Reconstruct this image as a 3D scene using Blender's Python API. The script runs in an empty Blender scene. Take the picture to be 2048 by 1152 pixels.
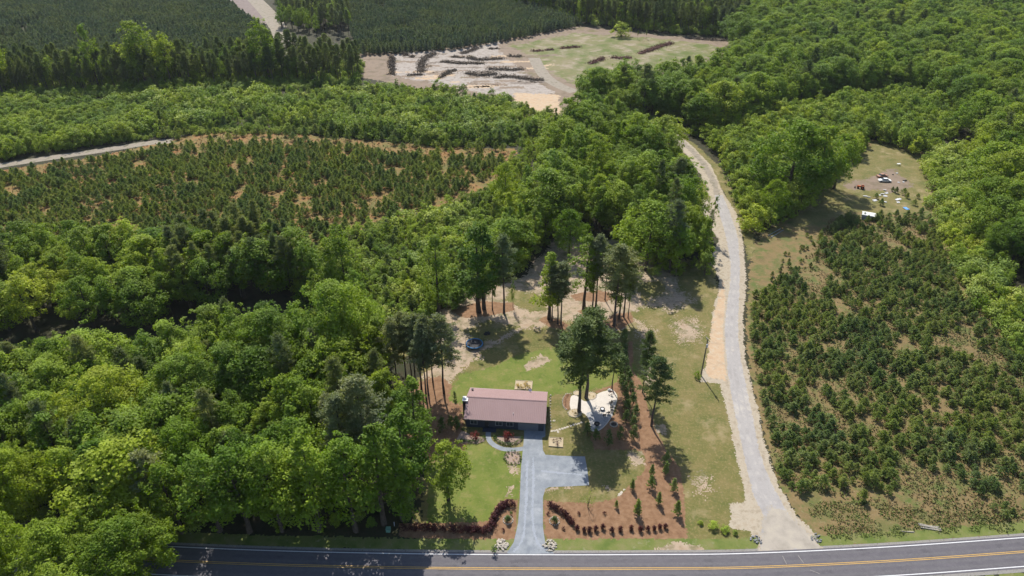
import bpy, math, random
import numpy as np
from mathutils import Vector, Matrix
S = bpy.context.scene
COL = S.collection
R = math.radians
# ------------------------------------------------------------------ camera, sky, sun
CAM_H, PITCH = 115.0, 32.0
FPX = 1365.0
cd = bpy.data.cameras.new("camera"); cd.sensor_width = 36; cd.lens = 36 * FPX / 2048
cd.clip_start = 1; cd.clip_end = 8000
cam = bpy.data.objects.new("camera", cd); COL.objects.link(cam)
cam.location = (0, 0, CAM_H); cam.rotation_euler = (R(90 - PITCH), 0, 0)
S.camera = cam
SUN_EL, SUN_AZ = 50.0, 102.0           # direction the light comes from, measured from +x
w = bpy.data.worlds.new("World"); S.world = w; w.use_nodes = True
nt = w.node_tree; bg = nt.nodes["Background"]
sky = nt.nodes.new("ShaderNodeTexSky"); sky.sky_type = 'NISHITA'; sky.sun_disc = False
sky.sun_elevation = R(SUN_EL); sky.sun_rotation = R(90 - SUN_AZ); sky.air_density = 1.0; sky.dust_density = 1.0
nt.links.new(sky.outputs[0], bg.inputs[0]); bg.inputs[1].default_value = 0.105
sl = bpy.data.lights.new("sun", 'SUN'); sl.energy = 4.2; sl.angle = R(0.53); sl.color = (1, 0.95, 0.86)
so = bpy.data.objects.new("sun", sl); COL.objects.link(so)
sd = Vector((math.cos(R(SUN_EL)) * math.cos(R(SUN_AZ)), math.cos(R(SUN_EL)) * math.sin(R(SUN_AZ)), math.sin(R(SUN_EL))))
so.rotation_euler = sd.to_track_quat('Z', 'Y').to_euler(); so.location = (0, 0, 300)
S.view_settings.view_transform = 'Standard'; S.view_settings.look = 'None'
S.view_settings.exposure = 0.68; S.view_settings.gamma = 1.0
S.render.engine = 'CYCLES'
S.cycles.max_bounces = 6; S.cycles.diffuse_bounces = 3; S.cycles.transmission_bounces = 3; S.cycles.glossy_bounces = 2
S.cycles.use_denoising = True
S.cycles.use_adaptive_sampling = True; S.cycles.adaptive_threshold = 0.02

# ------------------------------------------------------------------ photo survey -> ground coordinates (metres)
_c, _s = math.cos(R(PITCH)), math.sin(R(PITCH))
def at(px, py, z=0.0):
    u = (px - 1024) / FPX; v = (576 - py) / FPX
    t = (CAM_H - z) / (_s - v * _c)
    return (u * t, (_c + v * _s) * t)
def proj(x, y, z):
    zc = y * _c - (z - CAM_H) * _s; yc = y * _s + (z - CAM_H) * _c
    return 1024 + FPX * x / zc, 576 - FPX * yc / zc, zc
def tall(b, ty):
    x, y = at(*b); lo, hi = 0, 60
    for _ in range(30):
        m = (lo + hi) / 2
        if proj(x, y, m)[1] > ty: lo = m
        else: hi = m
    return lo
def poly(ps, z=0.0): return [at(p[0], p[1], z) for p in ps]

# ------------------------------------------------------------------ noise
def _hash(ix, iy, seed):
    h = (ix.astype(np.int64) * 374761393 + iy.astype(np.int64) * 668265263 + seed * 1442695041) & 0x7fffffff
    h = ((h ^ (h >> 13)) * 1274126177) & 0x7fffffff
    return ((h ^ (h >> 16)) & 0xffff) / 65535.0
def vnoise(x, y, seed=0):
    ix = np.floor(x); iy = np.floor(y); fx = x - ix; fy = y - iy
    fx = fx * fx * (3 - 2 * fx); fy = fy * fy * (3 - 2 * fy)
    a = _hash(ix, iy, seed); b = _hash(ix + 1, iy, seed); c = _hash(ix, iy + 1, seed); d = _hash(ix + 1, iy + 1, seed)
    return (a * (1 - fx) + b * fx) * (1 - fy) + (c * (1 - fx) + d * fx) * fy
def fbm(x, y, seed=0, o=4):
    s = 0; a = .5; t = 0
    for i in range(o):
        s = s + a * vnoise(x * 2 ** i, y * 2 ** i, seed + i * 17); t += a; a *= .55
    return s / t
def inside(x, y, P):
    x = np.asarray(x, float); y = np.asarray(y, float)
    r = np.zeros(x.shape, bool); n = len(P)
    for i in range(n):
        x1, y1 = P[i]; x2, y2 = P[(i + 1) % n]
        if y1 == y2: continue
        r ^= ((y1 > y) != (y2 > y)) & (x < (x2 - x1) * (y - y1) / (y2 - y1) + x1)
    return r
def edist(x, y, P):
    d = np.full(np.asarray(x).shape, 1e9); n = len(P)
    for i in range(n):
        x1, y1 = P[i]; x2, y2 = P[(i + 1) % n]; dx, dy = x2 - x1, y2 - y1; L = dx * dx + dy * dy + 1e-9
        t = np.clip(((x - x1) * dx + (y - y1) * dy) / L, 0, 1)
        d = np.minimum(d, np.hypot(x - x1 - t * dx, y - y1 - t * dy))
    return np.where(inside(x, y, P), d, -d)

# ------------------------------------------------------------------ materials
def mat(name, cols, scale=1.0, rough=0.9, bump=0.0, bscale=None, detail=8, spec=0.2, lo=.35, hi=.65, second=None, metallic=0.0):
    """cols: list of colours blended by world-space noise; second: (colour, scale, lo, hi) sparse patches"""
    m = bpy.data.materials.new(name); m.use_nodes = True; t = m.node_tree; n = t.nodes; l = t.links
    b = n["Principled BSDF"]; b.inputs['Roughness'].default_value = rough; b.inputs['Specular IOR Level'].default_value = spec
    b.inputs['Metallic'].default_value = metallic
    g = n.new("ShaderNodeNewGeometry")
    z = n.new("ShaderNodeTexNoise"); z.inputs['Scale'].default_value = scale; z.inputs['Detail'].default_value = detail
    z.inputs['Roughness'].default_value = .62
    l.new(g.outputs['Position'], z.inputs['Vector'])
    r = n.new("ShaderNodeValToRGB"); l.new(z.outputs[0], r.inputs[0])
    e = r.color_ramp.elements
    k = len(cols)
    if k == 1: cols = [cols[0], cols[0]]; k = 2
    e[0].position = lo; e[0].color = (*cols[0], 1); e[1].position = hi; e[1].color = (*cols[-1], 1)
    for i in range(1, k - 1):
        q = e.new(lo + (hi - lo) * i / (k - 1)); q.color = (*cols[i], 1)
    out = r.outputs[0]
    for sec in (second or []):
        col, sc, a, c = sec
        z2 = n.new("ShaderNodeTexNoise"); z2.inputs['Scale'].default_value = sc; z2.inputs['Detail'].default_value = 7
        z2.inputs['Roughness'].default_value = .65
        mp = n.new("ShaderNodeVectorMath"); mp.operation = 'ADD'; mp.inputs[1].default_value = (sc * 91 + 13, 7.7 + a * 50, 3)
        l.new(g.outputs['Position'], mp.inputs[0]); l.new(mp.outputs[0], z2.inputs['Vector'])
        r2 = n.new("ShaderNodeMapRange"); r2.inputs[1].default_value = a; r2.inputs[2].default_value = c
        l.new(z2.outputs[0], r2.inputs[0])
        mx = n.new("ShaderNodeMix"); mx.data_type = 'RGBA'; l.new(r2.outputs[0], mx.inputs[0])
        l.new(out, mx.inputs[6]); mx.inputs[7].default_value = (*col, 1); out = mx.outputs[2]
    l.new(out, b.inputs['Base Color'])
    if bump:
        z3 = n.new("ShaderNodeTexNoise"); z3.inputs['Scale'].default_value = bscale or scale * 6; z3.inputs['Detail'].default_value = 6
        l.new(g.outputs['Position'], z3.inputs['Vector'])
        bp = n.new("ShaderNodeBump"); bp.inputs['Distance'].default_value = bump; l.new(z3.outputs[0], bp.inputs['Height'])
        l.new(bp.outputs[0], b.inputs['Normal'])
    return m
def leafmat(name, pal, trans=.35, sat=1.0, lscale=.35):
    m = bpy.data.materials.new(name); m.use_nodes = True; t = m.node_tree; n = t.nodes; l = t.links
    b = n["Principled BSDF"]; b.inputs['Roughness'].default_value = .62; b.inputs['Specular IOR Level'].default_value = .18
    oi = n.new("ShaderNodeObjectInfo"); r = n.new("ShaderNodeValToRGB"); e = r.color_ramp.elements
    e[0].position = 0; e[0].color = (*pal[0], 1); e[1].position = 1; e[1].color = (*pal[-1], 1)
    for i in range(1, len(pal) - 1):
        q = e.new(i / (len(pal) - 1)); q.color = (*pal[i], 1)
    l.new(oi.outputs['Random'], r.inputs[0])
    g = n.new("ShaderNodeNewGeometry"); z = n.new("ShaderNodeTexNoise"); z.inputs['Scale'].default_value = lscale; z.inputs['Detail'].default_value = 4
    l.new(g.outputs['Position'], z.inputs['Vector'])
    mr = n.new("ShaderNodeMapRange"); mr.inputs[1].default_value = .3; mr.inputs[2].default_value = .7
    mr.inputs[3].default_value = .75; mr.inputs[4].default_value = 1.3; l.new(z.outputs[0], mr.inputs[0])
    m1 = n.new("ShaderNodeVectorMath"); m1.operation = 'MULTIPLY'; l.new(r.outputs[0], m1.inputs[0]); l.new(oi.outputs['Color'], m1.inputs[1])
    m2 = n.new("ShaderNodeVectorMath"); m2.operation = 'SCALE'; l.new(m1.outputs[0], m2.inputs[0]); l.new(mr.outputs[0], m2.inputs[3])
    zz = n.new("ShaderNodeTexNoise"); zz.inputs['Scale'].default_value = .045; zz.inputs['Detail'].default_value = 3; l.new(g.outputs['Position'], zz.inputs['Vector'])
    rr_ = n.new("ShaderNodeValToRGB"); l.new(zz.outputs[0], rr_.inputs[0]); ee = rr_.color_ramp.elements
    ee[0].position = .36; ee[0].color = (.70, .80, .95, 1); ee[1].position = .64; ee[1].color = (1.12, 1.08, .9, 1)
    q_ = ee.new(.5); q_.color = (.95, .96, 1.0, 1)
    m4 = n.new("ShaderNodeVectorMath"); m4.operation = 'MULTIPLY'; l.new(m2.outputs[0], m4.inputs[0]); l.new(rr_.outputs[0], m4.inputs[1]); m2 = m4
    l.new(m2.outputs[0], b.inputs['Base Color'])
    tr = n.new("ShaderNodeBsdfTranslucent"); m3 = n.new("ShaderNodeVectorMath"); m3.operation = 'MULTIPLY'
    l.new(m2.outputs[0], m3.inputs[0]); m3.inputs[1].default_value = (1.4, 1.4, .4); l.new(m3.outputs[0], tr.inputs[0])
    ms = n.new("ShaderNodeMixShader"); ms.inputs[0].default_value = trans
    l.new(b.outputs[0], ms.inputs[1]); l.new(tr.outputs[0], ms.inputs[2]); l.new(ms.outputs[0], n["Material Output"].inputs[0])
    return m
M = {}
M['floor'] = mat('forest_floor', [(0.020, 0.022, 0.010), (0.040, 0.036, 0.019), (0.028, 0.036, 0.013)], .25, second=[((0.072, 0.056, 0.032), 1.2, .60, .74)])
M['lawn'] = mat('lawn_grass', [(0.087, 0.123, 0.018), (0.123, 0.151, 0.029), (0.151, 0.159, 0.038)], .16, bump=.03, bscale=4,
                second=[((0.228, 0.192, 0.076), .3, .55, .74), ((0.069, 0.113, 0.012), .45, .56, .72), ((0.192, 0.173, 0.062), 1.6, .52, .8)])
M['lawn_rough'] = mat('rough_lawn_grass', [(0.093, 0.101, 0.026), (0.129, 0.119, 0.037), (0.162, 0.133, 0.051)], .2, bump=.04, bscale=4,
                second=[((0.288, 0.224, 0.124), .16, .54, .74), ((0.260, 0.198, 0.095), 1.7, .5, .8), ((0.083, 0.103, 0.022), .8, .58, .78)])
M['verge'] = mat('verge_grass', [(0.086, 0.120, 0.024), (0.129, 0.150, 0.039), (0.163, 0.159, 0.060)], .3, bump=.04, bscale=5,
                second=[((0.232, 0.215, 0.129), .9, .58, .75)])
M['sand'] = mat('sandy_soil', [(0.288, 0.211, 0.141), (0.344, 0.265, 0.190), (0.240, 0.183, 0.125)], .35, bump=.02, bscale=6,
                second=[((0.136, 0.125, 0.057), .3, .48, .66), ((0.384, 0.328, 0.258), 1.3, .55, .75)])
M['shoulder'] = mat('sandy_shoulder', [(0.303, 0.247, 0.177), (0.356, 0.307, 0.237), (0.257, 0.210, 0.148)], .6, bump=.02, bscale=6,
                second=[((0.159, 0.142, 0.082), 1.6, .60, .76)])
M['orange_sand'] = mat('orange_dirt', [(0.377, 0.254, 0.156), (0.426, 0.312, 0.205), (0.328, 0.238, 0.156)], .3, second=[((0.410, 0.353, 0.271), .9, .5, .7)])
M['mulch'] = mat('pine_straw', [(0.159, 0.088, 0.047), (0.201, 0.114, 0.063), (0.238, 0.142, 0.081)], .9, bump=.05, bscale=9,
                second=[((0.117, 0.054, 0.030), 3, .6, .75), ((0.273, 0.169, 0.099), .35, .55, .75)])
M['rust_grass'] = mat('dry_field_grass', [(0.243, 0.119, 0.045), (0.194, 0.124, 0.045), (0.126, 0.114, 0.033)], .12, bump=.06, bscale=3,
                second=[((0.097, 0.102, 0.029), .35, .50, .66), ((0.261, 0.150, 0.068), .8, .57, .75)])
M['brown_grass'] = mat('brown_bent_grass', [(0.138, 0.105, 0.045), (0.184, 0.130, 0.059), (0.101, 0.110, 0.034)], .15, bump=.06, bscale=3,
                second=[((0.083, 0.110, 0.027), .3, .5, .66), ((0.248, 0.200, 0.108), 1.0, .57, .75)])
M['field'] = mat('cleared_field', [(0.117, 0.133, 0.043), (0.156, 0.148, 0.062), (0.195, 0.164, 0.094)], .05, second=[((.15, .10, .07), .16, .58, .70), ((0.257, 0.211, 0.148), .10, .47, .62), ((0.094, 0.117, 0.027), .05, .48, .62)])
M['grey_soil'] = mat('grey_cleared_soil', [(0.171, 0.130, 0.093), (0.210, 0.158, 0.116), (0.140, 0.108, 0.073)], .12, second=[((0.117, 0.108, 0.040), .08, .55, .7)])
M['chalk_dark'] = mat('churned_soil', [(.15, .12, .095), (.19, .155, .125)], .4)
M['chalk'] = mat('pale_graded_soil', [(0.258, 0.221, 0.190), (0.323, 0.285, 0.251), (0.213, 0.177, 0.147)], .2, bump=.3, bscale=1.0, second=[((0.175, 0.140, 0.110), .5, .56, .7)])
M['trail'] = mat('dirt_trail', [(0.216, 0.187, 0.144), (0.259, 0.223, 0.180), (0.158, 0.144, 0.094)], .3)
M['purple_field'] = mat('bare_ploughed_field', [(0.160, 0.124, 0.112), (0.200, 0.160, 0.144)], .2)
M['asphalt'] = mat('road_asphalt', [(0.094, 0.088, 0.098), (0.115, 0.107, 0.117)], .5, .85, second=[((0.138, 0.125, 0.131), 2.5, .55, .8), ((0.077, 0.073, 0.080), .25, .55, .7)])
M['asphalt_worn'] = mat('worn_road_asphalt', [(.105, .099, .106), (.125, .118, .125)], 1.2, .85)
M['drive_worn'] = mat('driven_gravel', [(.245, .265, .30), (.275, .295, .33)], 1.5, .9)
M['lane_worn'] = mat('worn_lane_asphalt', [(.29, .272, .26), (.32, .30, .285)], 1.0, .9)
M['shoulder_gravel'] = mat('shoulder_gravel', [(0.176, 0.168, 0.160), (0.240, 0.224, 0.208), (0.144, 0.136, 0.112)], 2.5)
M['drive'] = mat('blue_grey_gravel', [(0.169, 0.187, 0.212), (0.208, 0.226, 0.248), (0.242, 0.259, 0.280)], .5, .9, bump=.01, bscale=20, second=[((0.145, 0.158, 0.180), 2.5, .58, .8), ((0.291, 0.306, 0.325), .22, .58, .72)])
M['lane'] = mat('old_lane_asphalt', [(0.265, 0.246, 0.234), (0.308, 0.290, 0.278), (0.357, 0.333, 0.308)], .35, .9, second=[((0.419, 0.382, 0.333), .16, .56, .7), ((0.222, 0.209, 0.204), 2.2, .58, .8)])
M['lane_mouth'] = mat('sanded_lane_mouth', [(0.270, 0.240, 0.200), (0.320, 0.285, 0.240), (0.360, 0.320, 0.260)], .35, .9)
M['patio'] = mat('pale_concrete', [(0.479, 0.436, 0.379), (0.527, 0.479, 0.423)], .8, .8, second=[((0.415, 0.368, 0.311), 1.5, .58, .8)])
M['stamped'] = mat('stamped_grey_paving', [(0.200, 0.207, 0.222), (0.310, 0.310, 0.310), (0.251, 0.255, 0.267)], 1.5, .8)
M['stone'] = mat('edging_stone', [(0.336, 0.296, 0.240), (0.480, 0.432, 0.360), (0.264, 0.232, 0.192)], 3, .9, bump=.05)
M['bedsand'] = mat('bed_gravel', [(0.357, 0.289, 0.187), (0.425, 0.348, 0.238)], 3, .9)
M['pinkbed'] = mat('bed_pebbles', [(0.238, 0.170, 0.132), (0.306, 0.230, 0.187), (0.187, 0.128, 0.093)], 3, .9)
M['white_line'] = mat('road_paint_white', [(0.558, 0.558, 0.558), (0.648, 0.648, 0.648)], 2, .7)
M['yellow_line'] = mat('road_paint_yellow', [(0.495, 0.297, 0.063), (0.558, 0.351, 0.090)], 2, .7)
M['bark'] = mat('bark_brown', [(.055, .042, .034), (.10, .078, .062)], 2, .95, bump=.05)
M['bark_pine'] = mat('bark_pine_grey', [(.06, .047, .042), (.11, .085, .075)], 2, .95, bump=.05)
M['roof'] = mat('roof_metal_brown', [(0.260, 0.167, 0.163), (0.277, 0.180, 0.176)], .4, .5, spec=.35)
M['siding'] = mat('siding_dark', [(0.038, 0.043, 0.059), (0.045, 0.050, 0.069)], .6, .8)
M['white'] = mat('white_paint', [(0.648, 0.648, 0.630), (0.702, 0.702, 0.684)], 1, .5)
M['trim'] = mat('white_trim', [(.30, .31, .33), (.34, .35, .37)], 1, .6)
M['glass'] = mat('window_glass', [(.03, .04, .05)], 1, .08, spec=.6)
M['dark'] = mat('dark_metal', [(.02, .02, .022), (.035, .035, .035)], 2, .6)
M['garage'] = mat('garage_door_paint', [(.11, .12, .145), (.13, .14, .165)], 1, .6)
M['brick'] = mat('dark_brick', [(.05, .035, .032), (.09, .06, .05)], 5, .9)
M['blue'] = mat('blue_vinyl', [(0.035, 0.161, 0.340), (0.042, 0.182, 0.381)], 2, .5)
M['blacknet'] = mat('black_mat', [(.02, .02, .025), (.03, .03, .035)], 3, .7)
M['steel'] = mat('galvanised_steel', [(.35, .36, .37), (.45, .45, .46)], 2, .45, metallic=.6, spec=.5)
M['pole'] = mat('weathered_pole_wood', [(.10, .085, .07), (.16, .135, .115)], 2, .9)
M['orange'] = mat('orange_paint', [(.50, .12, .03), (.40, .10, .03)], 3, .5)
M['tarp'] = mat('blue_tarp', [(.10, .28, .62), (.16, .36, .70)], 2, .6)
M['rust'] = mat('rusty_paint', [(.30, .13, .09), (.38, .22, .16), (.22, .12, .09)], 1.5, .7)
M['tyre'] = mat('black_rubber', [(.015, .015, .015)], 2, .9)
M['debris'] = mat('pale_scrap', [(.45, .45, .46), (.65, .65, .66), (.3, .29, .28)], 1.5, .7)
M['riprap'] = mat('grey_riprap', [(.16, .165, .17), (.26, .26, .27), (.10, .10, .10)], 3, .9)
M['twig'] = mat('dead_brush', [(0.106, 0.084, 0.066), (0.175, 0.138, 0.105), (0.075, 0.066, 0.050)], 1.2, .95)
M['redtwig'] = mat('red_clay_brush', [(.16, .075, .06), (.22, .12, .10), (.11, .06, .05)], 1.2, .95)
M['green_box'] = mat('utility_green', [(.10, .22, .17), (.13, .26, .2)], 2, .6)
L_ = leafmat
M['leaf'] = L_('leaves_spring_green', [(0.120, 0.192, 0.018), (0.163, 0.247, 0.022), (0.212, 0.290, 0.027), (0.142, 0.213, 0.023), (0.240, 0.309, 0.032)], .38)
M['leaf_bush'] = L_('leaves_young_green', [(0.172, 0.247, 0.026), (0.233, 0.311, 0.034), (0.270, 0.344, 0.044), (0.188, 0.254, 0.040), (0.128, 0.200, 0.021)], .36, lscale=.5)
M['vine'] = L_('leaves_pale_vine', [(0.235, 0.305, 0.046), (0.323, 0.377, 0.096), (0.200, 0.280, 0.033), (0.262, 0.325, 0.059)], .3, lscale=.6)
M['needle'] = L_('needles_mature_pine', [(0.133, 0.167, 0.061), (0.167, 0.198, 0.073), (0.189, 0.217, 0.090), (0.142, 0.180, 0.060)], .35, lscale=.5)
M['needle_young'] = L_('needles_young_pine', [(0.155, 0.212, 0.062), (0.194, 0.248, 0.078), (0.232, 0.270, 0.099), (0.175, 0.226, 0.065)], .35, lscale=.6)
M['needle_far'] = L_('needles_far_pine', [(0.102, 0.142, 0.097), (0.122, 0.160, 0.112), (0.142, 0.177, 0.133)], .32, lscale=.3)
M['conifer'] = L_('foliage_evergreen', [(0.079, 0.118, 0.027), (0.107, 0.146, 0.032)], .2, lscale=1)
M['redleaf'] = L_('leaves_dark_red', [(.075, .022, .022), (.10, .030, .030)], .3, lscale=1)
M['mapleleaf'] = L_('leaves_maple_red', [(.15, .022, .020), (.18, .028, .024)], .3, lscale=1)
M['boxleaf'] = L_('leaves_boxwood', [(.055, .11, .016), (.075, .13, .02)], .25, lscale=1)
M['goldleaf'] = L_('leaves_gold', [(.30, .22, .035), (.36, .24, .05)], .25, lscale=1)

# ------------------------------------------------------------------ mesh helpers
def tag(o, label=None, cat=None, group=None, kind=None):
    if label: o['label'] = label
    if cat: o['category'] = cat
    if group: o['group'] = group
    if kind: o['kind'] = kind
    return o
def link(name, me, parent=None, loc=None, rz=0, sc=None):
    o = bpy.data.objects.new(name, me); COL.objects.link(o)
    if parent: o.parent = parent
    if loc: o.location = loc
    if rz: o.rotation_euler[2] = rz
    if sc: o.scale = sc if isinstance(sc, (tuple, list)) else (sc, sc, sc)
    return o
def thing(name, loc, label, cat, group=None, rz=0, sc=None):
    return tag(link(name, None, None, loc, rz, sc), label, cat, group)
def npmesh(name, V, F, mats, midx=None, smooth=False):
    """V (n,3) float, F (m,k) int"""
    me = bpy.data.meshes.new(name); n, m, k = len(V), len(F), F.shape[1]
    me.vertices.add(n); me.vertices.foreach_set('co', np.asarray(V, np.float32).ravel())
    me.loops.add(m * k); me.loops.foreach_set('vertex_index', F.astype(np.int32).ravel())
    me.polygons.add(m); me.polygons.foreach_set('loop_start', np.arange(0, m * k, k, dtype=np.int32))
    me.polygons.foreach_set('loop_total', np.full(m, k, np.int32))
    for q in mats: me.materials.append(q)
    if midx is not None: me.polygons.foreach_set('material_index', midx.astype(np.int32))
    if smooth: me.polygons.foreach_set('use_smooth', np.ones(m, bool))
    me.update(calc_edges=True); me.validate()
    return me
class MB:
    def __init__(s): s.v = []; s.f = []; s.m = []
    def add(s, vs, fs, m=0):
        o = len(s.v); s.v += [tuple(v) for v in vs]; s.f += [tuple(i + o for i in f) for f in fs]; s.m += [m] * len(fs); return s
    def box(s, c, d, rz=0, m=0, taper=1.0, rx=0):
        vs = []
        ca, sa = math.cos(rz), math.sin(rz); cx, sx = math.cos(rx), math.sin(rx)
        for z in (-.5, .5):
            k = taper if z > 0 else 1
            for x, y in ((-.5, -.5), (.5, -.5), (.5, .5), (-.5, .5)):
                X, Y, Z = x * d[0] * k, y * d[1] * k, z * d[2]
                Y, Z = Y * cx - Z * sx, Y * sx + Z * cx
                vs.append((c[0] + X * ca - Y * sa, c[1] + X * sa + Y * ca, c[2] + Z))
        return s.add(vs, [(0, 3, 2, 1), (4, 5, 6, 7), (0, 1, 5, 4), (1, 2, 6, 5), (2, 3, 7, 6), (3, 0, 4, 7)], m)
    def tube(s, pts, rad, n=8, m=0, cap=True):
        pts = [Vector(p) for p in pts]; k = len(pts)
        if not hasattr(rad, '__len__'): rad = [rad] * k
        vs = []; fs = []
        for i, p in enumerate(pts):
            d = (pts[min(i + 1, k - 1)] - pts[max(i - 1, 0)])
            if d.length < 1e-6: d = Vector((0, 0, 1))
            d.normalize(); a = d.orthogonal().normalized() if abs(d.z) < .999 else Vector((1, 0, 0))
            if abs(d.z) > .3 and abs(d.z) <= .999: a = (Vector((1, 0, 0)) - d * d.x).normalized()
            b = d.cross(a)
            for j in range(n):
                t = 2 * math.pi * j / n; vs.append(p + (a * math.cos(t) + b * math.sin(t)) * rad[i])
        for i in range(k - 1):
            for j in range(n):
                q = (j + 1) % n; fs.append((i * n + j, i * n + q, (i + 1) * n + q, (i + 1) * n + j))
        if cap: fs += [tuple(range(n - 1, -1, -1)), tuple(range((k - 1) * n, k * n))]
        return s.add(vs, fs, m)
    def ring(s, c, R0, r, n=28, k=6, m=0, sq=1.0):
        vs = []; fs = []
        for i in range(n):
            a = 2 * math.pi * i / n
            for j in range(k):
                b = 2 * math.pi * j / k
                vs.append((c[0] + (R0 + r * math.cos(b)) * math.cos(a), c[1] + (R0 + r * math.cos(b)) * math.sin(a) * sq, c[2] + r * math.sin(b)))
        for i in range(n):
            for j in range(k):
                fs.append((i * k + j, ((i + 1) % n) * k + j, ((i + 1) % n) * k + (j + 1) % k, i * k + (j + 1) % k))
        return s.add(vs, fs, m)
    def blob(s, c, r, seed=0, n=8, k=6, m=0, jit=.18):
        rg = random.Random(seed); vs = [(c[0], c[1], c[2] + r[2])]; fs = []
        for i in range(1, k):
            th = math.pi * i / k
            for j in range(n):
                a = 2 * math.pi * (j + .5 * (i % 2)) / n; q = 1 + rg.uniform(-jit, jit)
                vs.append((c[0] + r[0] * math.sin(th) * math.cos(a) * q, c[1] + r[1] * math.sin(th) * math.sin(a) * q, c[2] + r[2] * math.cos(th) * q))
        vs.append((c[0], c[1], c[2] - r[2])); L = len(vs) - 1
        for j in range(n): fs.append((0, 1 + j, 1 + (j + 1) % n)); fs.append((L, L - 1 - j, L - 1 - (j + 1) % n))
        for i in range(k - 2):
            for j in range(n): fs.append((1 + i * n + j, 1 + (i + 1) * n + j, 1 + (i + 1) * n + (j + 1) % n, 1 + i * n + (j + 1) % n))
        return s.add(vs, fs, m)
    def prism(s, P, z0, z1, m=0):
        n = len(P)
        a = sum(P[i][0] * P[(i + 1) % n][1] - P[(i + 1) % n][0] * P[i][1] for i in range(n))
        if a < 0: P = P[::-1]
        vs = [(x, y, z0) for x, y in P] + [(x, y, z1) for x, y in P]
        return s.add(vs, [tuple(range(n, 2 * n)), tuple(range(n - 1, -1, -1))] + [(i, (i + 1) % n, n + (i + 1) % n, n + i) for i in range(n)], m)
    def mesh(s, name, mats):
        me = bpy.data.meshes.new(name); me.from_pydata(s.v, [], s.f)
        for q in (mats if isinstance(mats, (list, tuple)) else [mats]): me.materials.append(q)
        me.polygons.foreach_set('material_index', s.m); me.update(); return me
    def build(s, name, mats, parent=None, loc=None, rz=0, smooth=False):
        me = s.mesh(name, mats)
        if smooth: me.polygons.foreach_set('use_smooth', [True] * len(me.polygons))
        return link(name, me, parent, loc, rz)
def smoothline(pts, n=8):
    out = []; P = [np.array(p, float) for p in pts]; P = [2 * P[0] - P[1]] + P + [2 * P[-1] - P[-2]]
    for i in range(1, len(P) - 2):
        for j in range(n):
            t = j / n
            out.append(.5 * ((2 * P[i]) + (-P[i - 1] + P[i + 1]) * t + (2 * P[i - 1] - 5 * P[i] + 4 * P[i + 1] - P[i + 2]) * t * t + (-P[i - 1] + 3 * P[i] - 3 * P[i + 1] + P[i + 2]) * t ** 3))
    out.append(P[-2]); return [tuple(p) for p in out]
def smoothpoly(pts, n=6):
    k = len(pts); out = []; P = [np.array(p, float) for p in pts]
    for i in range(k):
        a, b, c, d = P[i - 1], P[i], P[(i + 1) % k], P[(i + 2) % k]
        for j in range(n):
            t = j / n; out.append(tuple(.5 * ((2 * b) + (-a + c) * t + (2 * a - 5 * b + 4 * c - d) * t * t + (-a + 3 * b - 3 * c + d) * t ** 3)))
    return out
def strip(name, A, B, z, m, parent=None, kind='structure'):
    """flat ribbon between two equally long polylines"""
    vs = [(x, y, z) for x, y in A] + [(x, y, z) for x, y in B]; n = len(A)
    me = bpy.data.meshes.new(name); me.from_pydata(vs, [], [(i, n + i, n + i + 1, i + 1) for i in range(n - 1)]); me.materials.append(m); me.update()
    if me.polygons[0].normal.z < 0: me.flip_normals()
    o = link(name, me, parent)
    if kind and not parent: o['kind'] = kind
    return o
def offset(P, d):
    out = []
    for i in range(len(P)):
        a = np.array(P[max(i - 1, 0)]); b = np.array(P[min(i + 1, len(P) - 1)]); t = (b - a) / (np.linalg.norm(b - a) + 1e-9)
        dd = d[i] if hasattr(d, '__len__') else d
        out.append((P[i][0] - t[1] * dd, P[i][1] + t[0] * dd))
    return out
def sheet(name, P, z, m, cell=None, rag=0.0, rscale=1.0, seed=0, holes=(), parent=None, fade=0.0):
    """ground cover: gridded sheet with an uneven, patchy border"""
    if cell is None:
        b = MB(); n = len(P); ar = sum(P[i][0] * P[(i + 1) % n][1] - P[(i + 1) % n][0] * P[i][1] for i in range(n))
        if ar < 0: P = P[::-1]
        b.add([(x, y, z) for x, y in P], [tuple(range(n))]); o = b.build(name, m, parent)
    else:
        A = np.array(P); x0, y0 = A.min(0) - rag - cell; x1, y1 = A.max(0) + rag + cell
        nx, ny = int((x1 - x0) / cell) + 1, int((y1 - y0) / cell) + 1
        gx, gy = np.meshgrid(np.arange(nx + 1) * cell + x0, np.arange(ny + 1) * cell + y0)
        rs = np.random.RandomState(seed)
        jx = gx + rs.uniform(-.35, .35, gx.shape) * cell; jy = gy + rs.uniform(-.35, .35, gx.shape) * cell
        cx, cy = gx[:-1, :-1] + cell / 2, gy[:-1, :-1] + cell / 2
        d = edist(cx, cy, P) + (fbm(cx / rscale, cy / rscale, seed) - .5) * 2 * rag + (rs.rand(*cx.shape) - .5) * (fade or rag * .8)
        ok = d > 0
        for h in holes: ok &= ~inside(cx, cy, h)
        jj, ii = np.nonzero(ok); W = nx + 1
        F = np.stack([jj * W + ii, jj * W + ii + 1, (jj + 1) * W + ii + 1, (jj + 1) * W + ii], 1)
        used, inv = np.unique(F.ravel(), return_inverse=True)
        V = np.stack([jx.ravel()[used], jy.ravel()[used], np.full(len(used), z)], 1)
        o = link(name, npmesh(name, V, inv.reshape(-1, 4), [m]), parent)
    if not parent: o['kind'] = 'structure'
    return o

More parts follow.
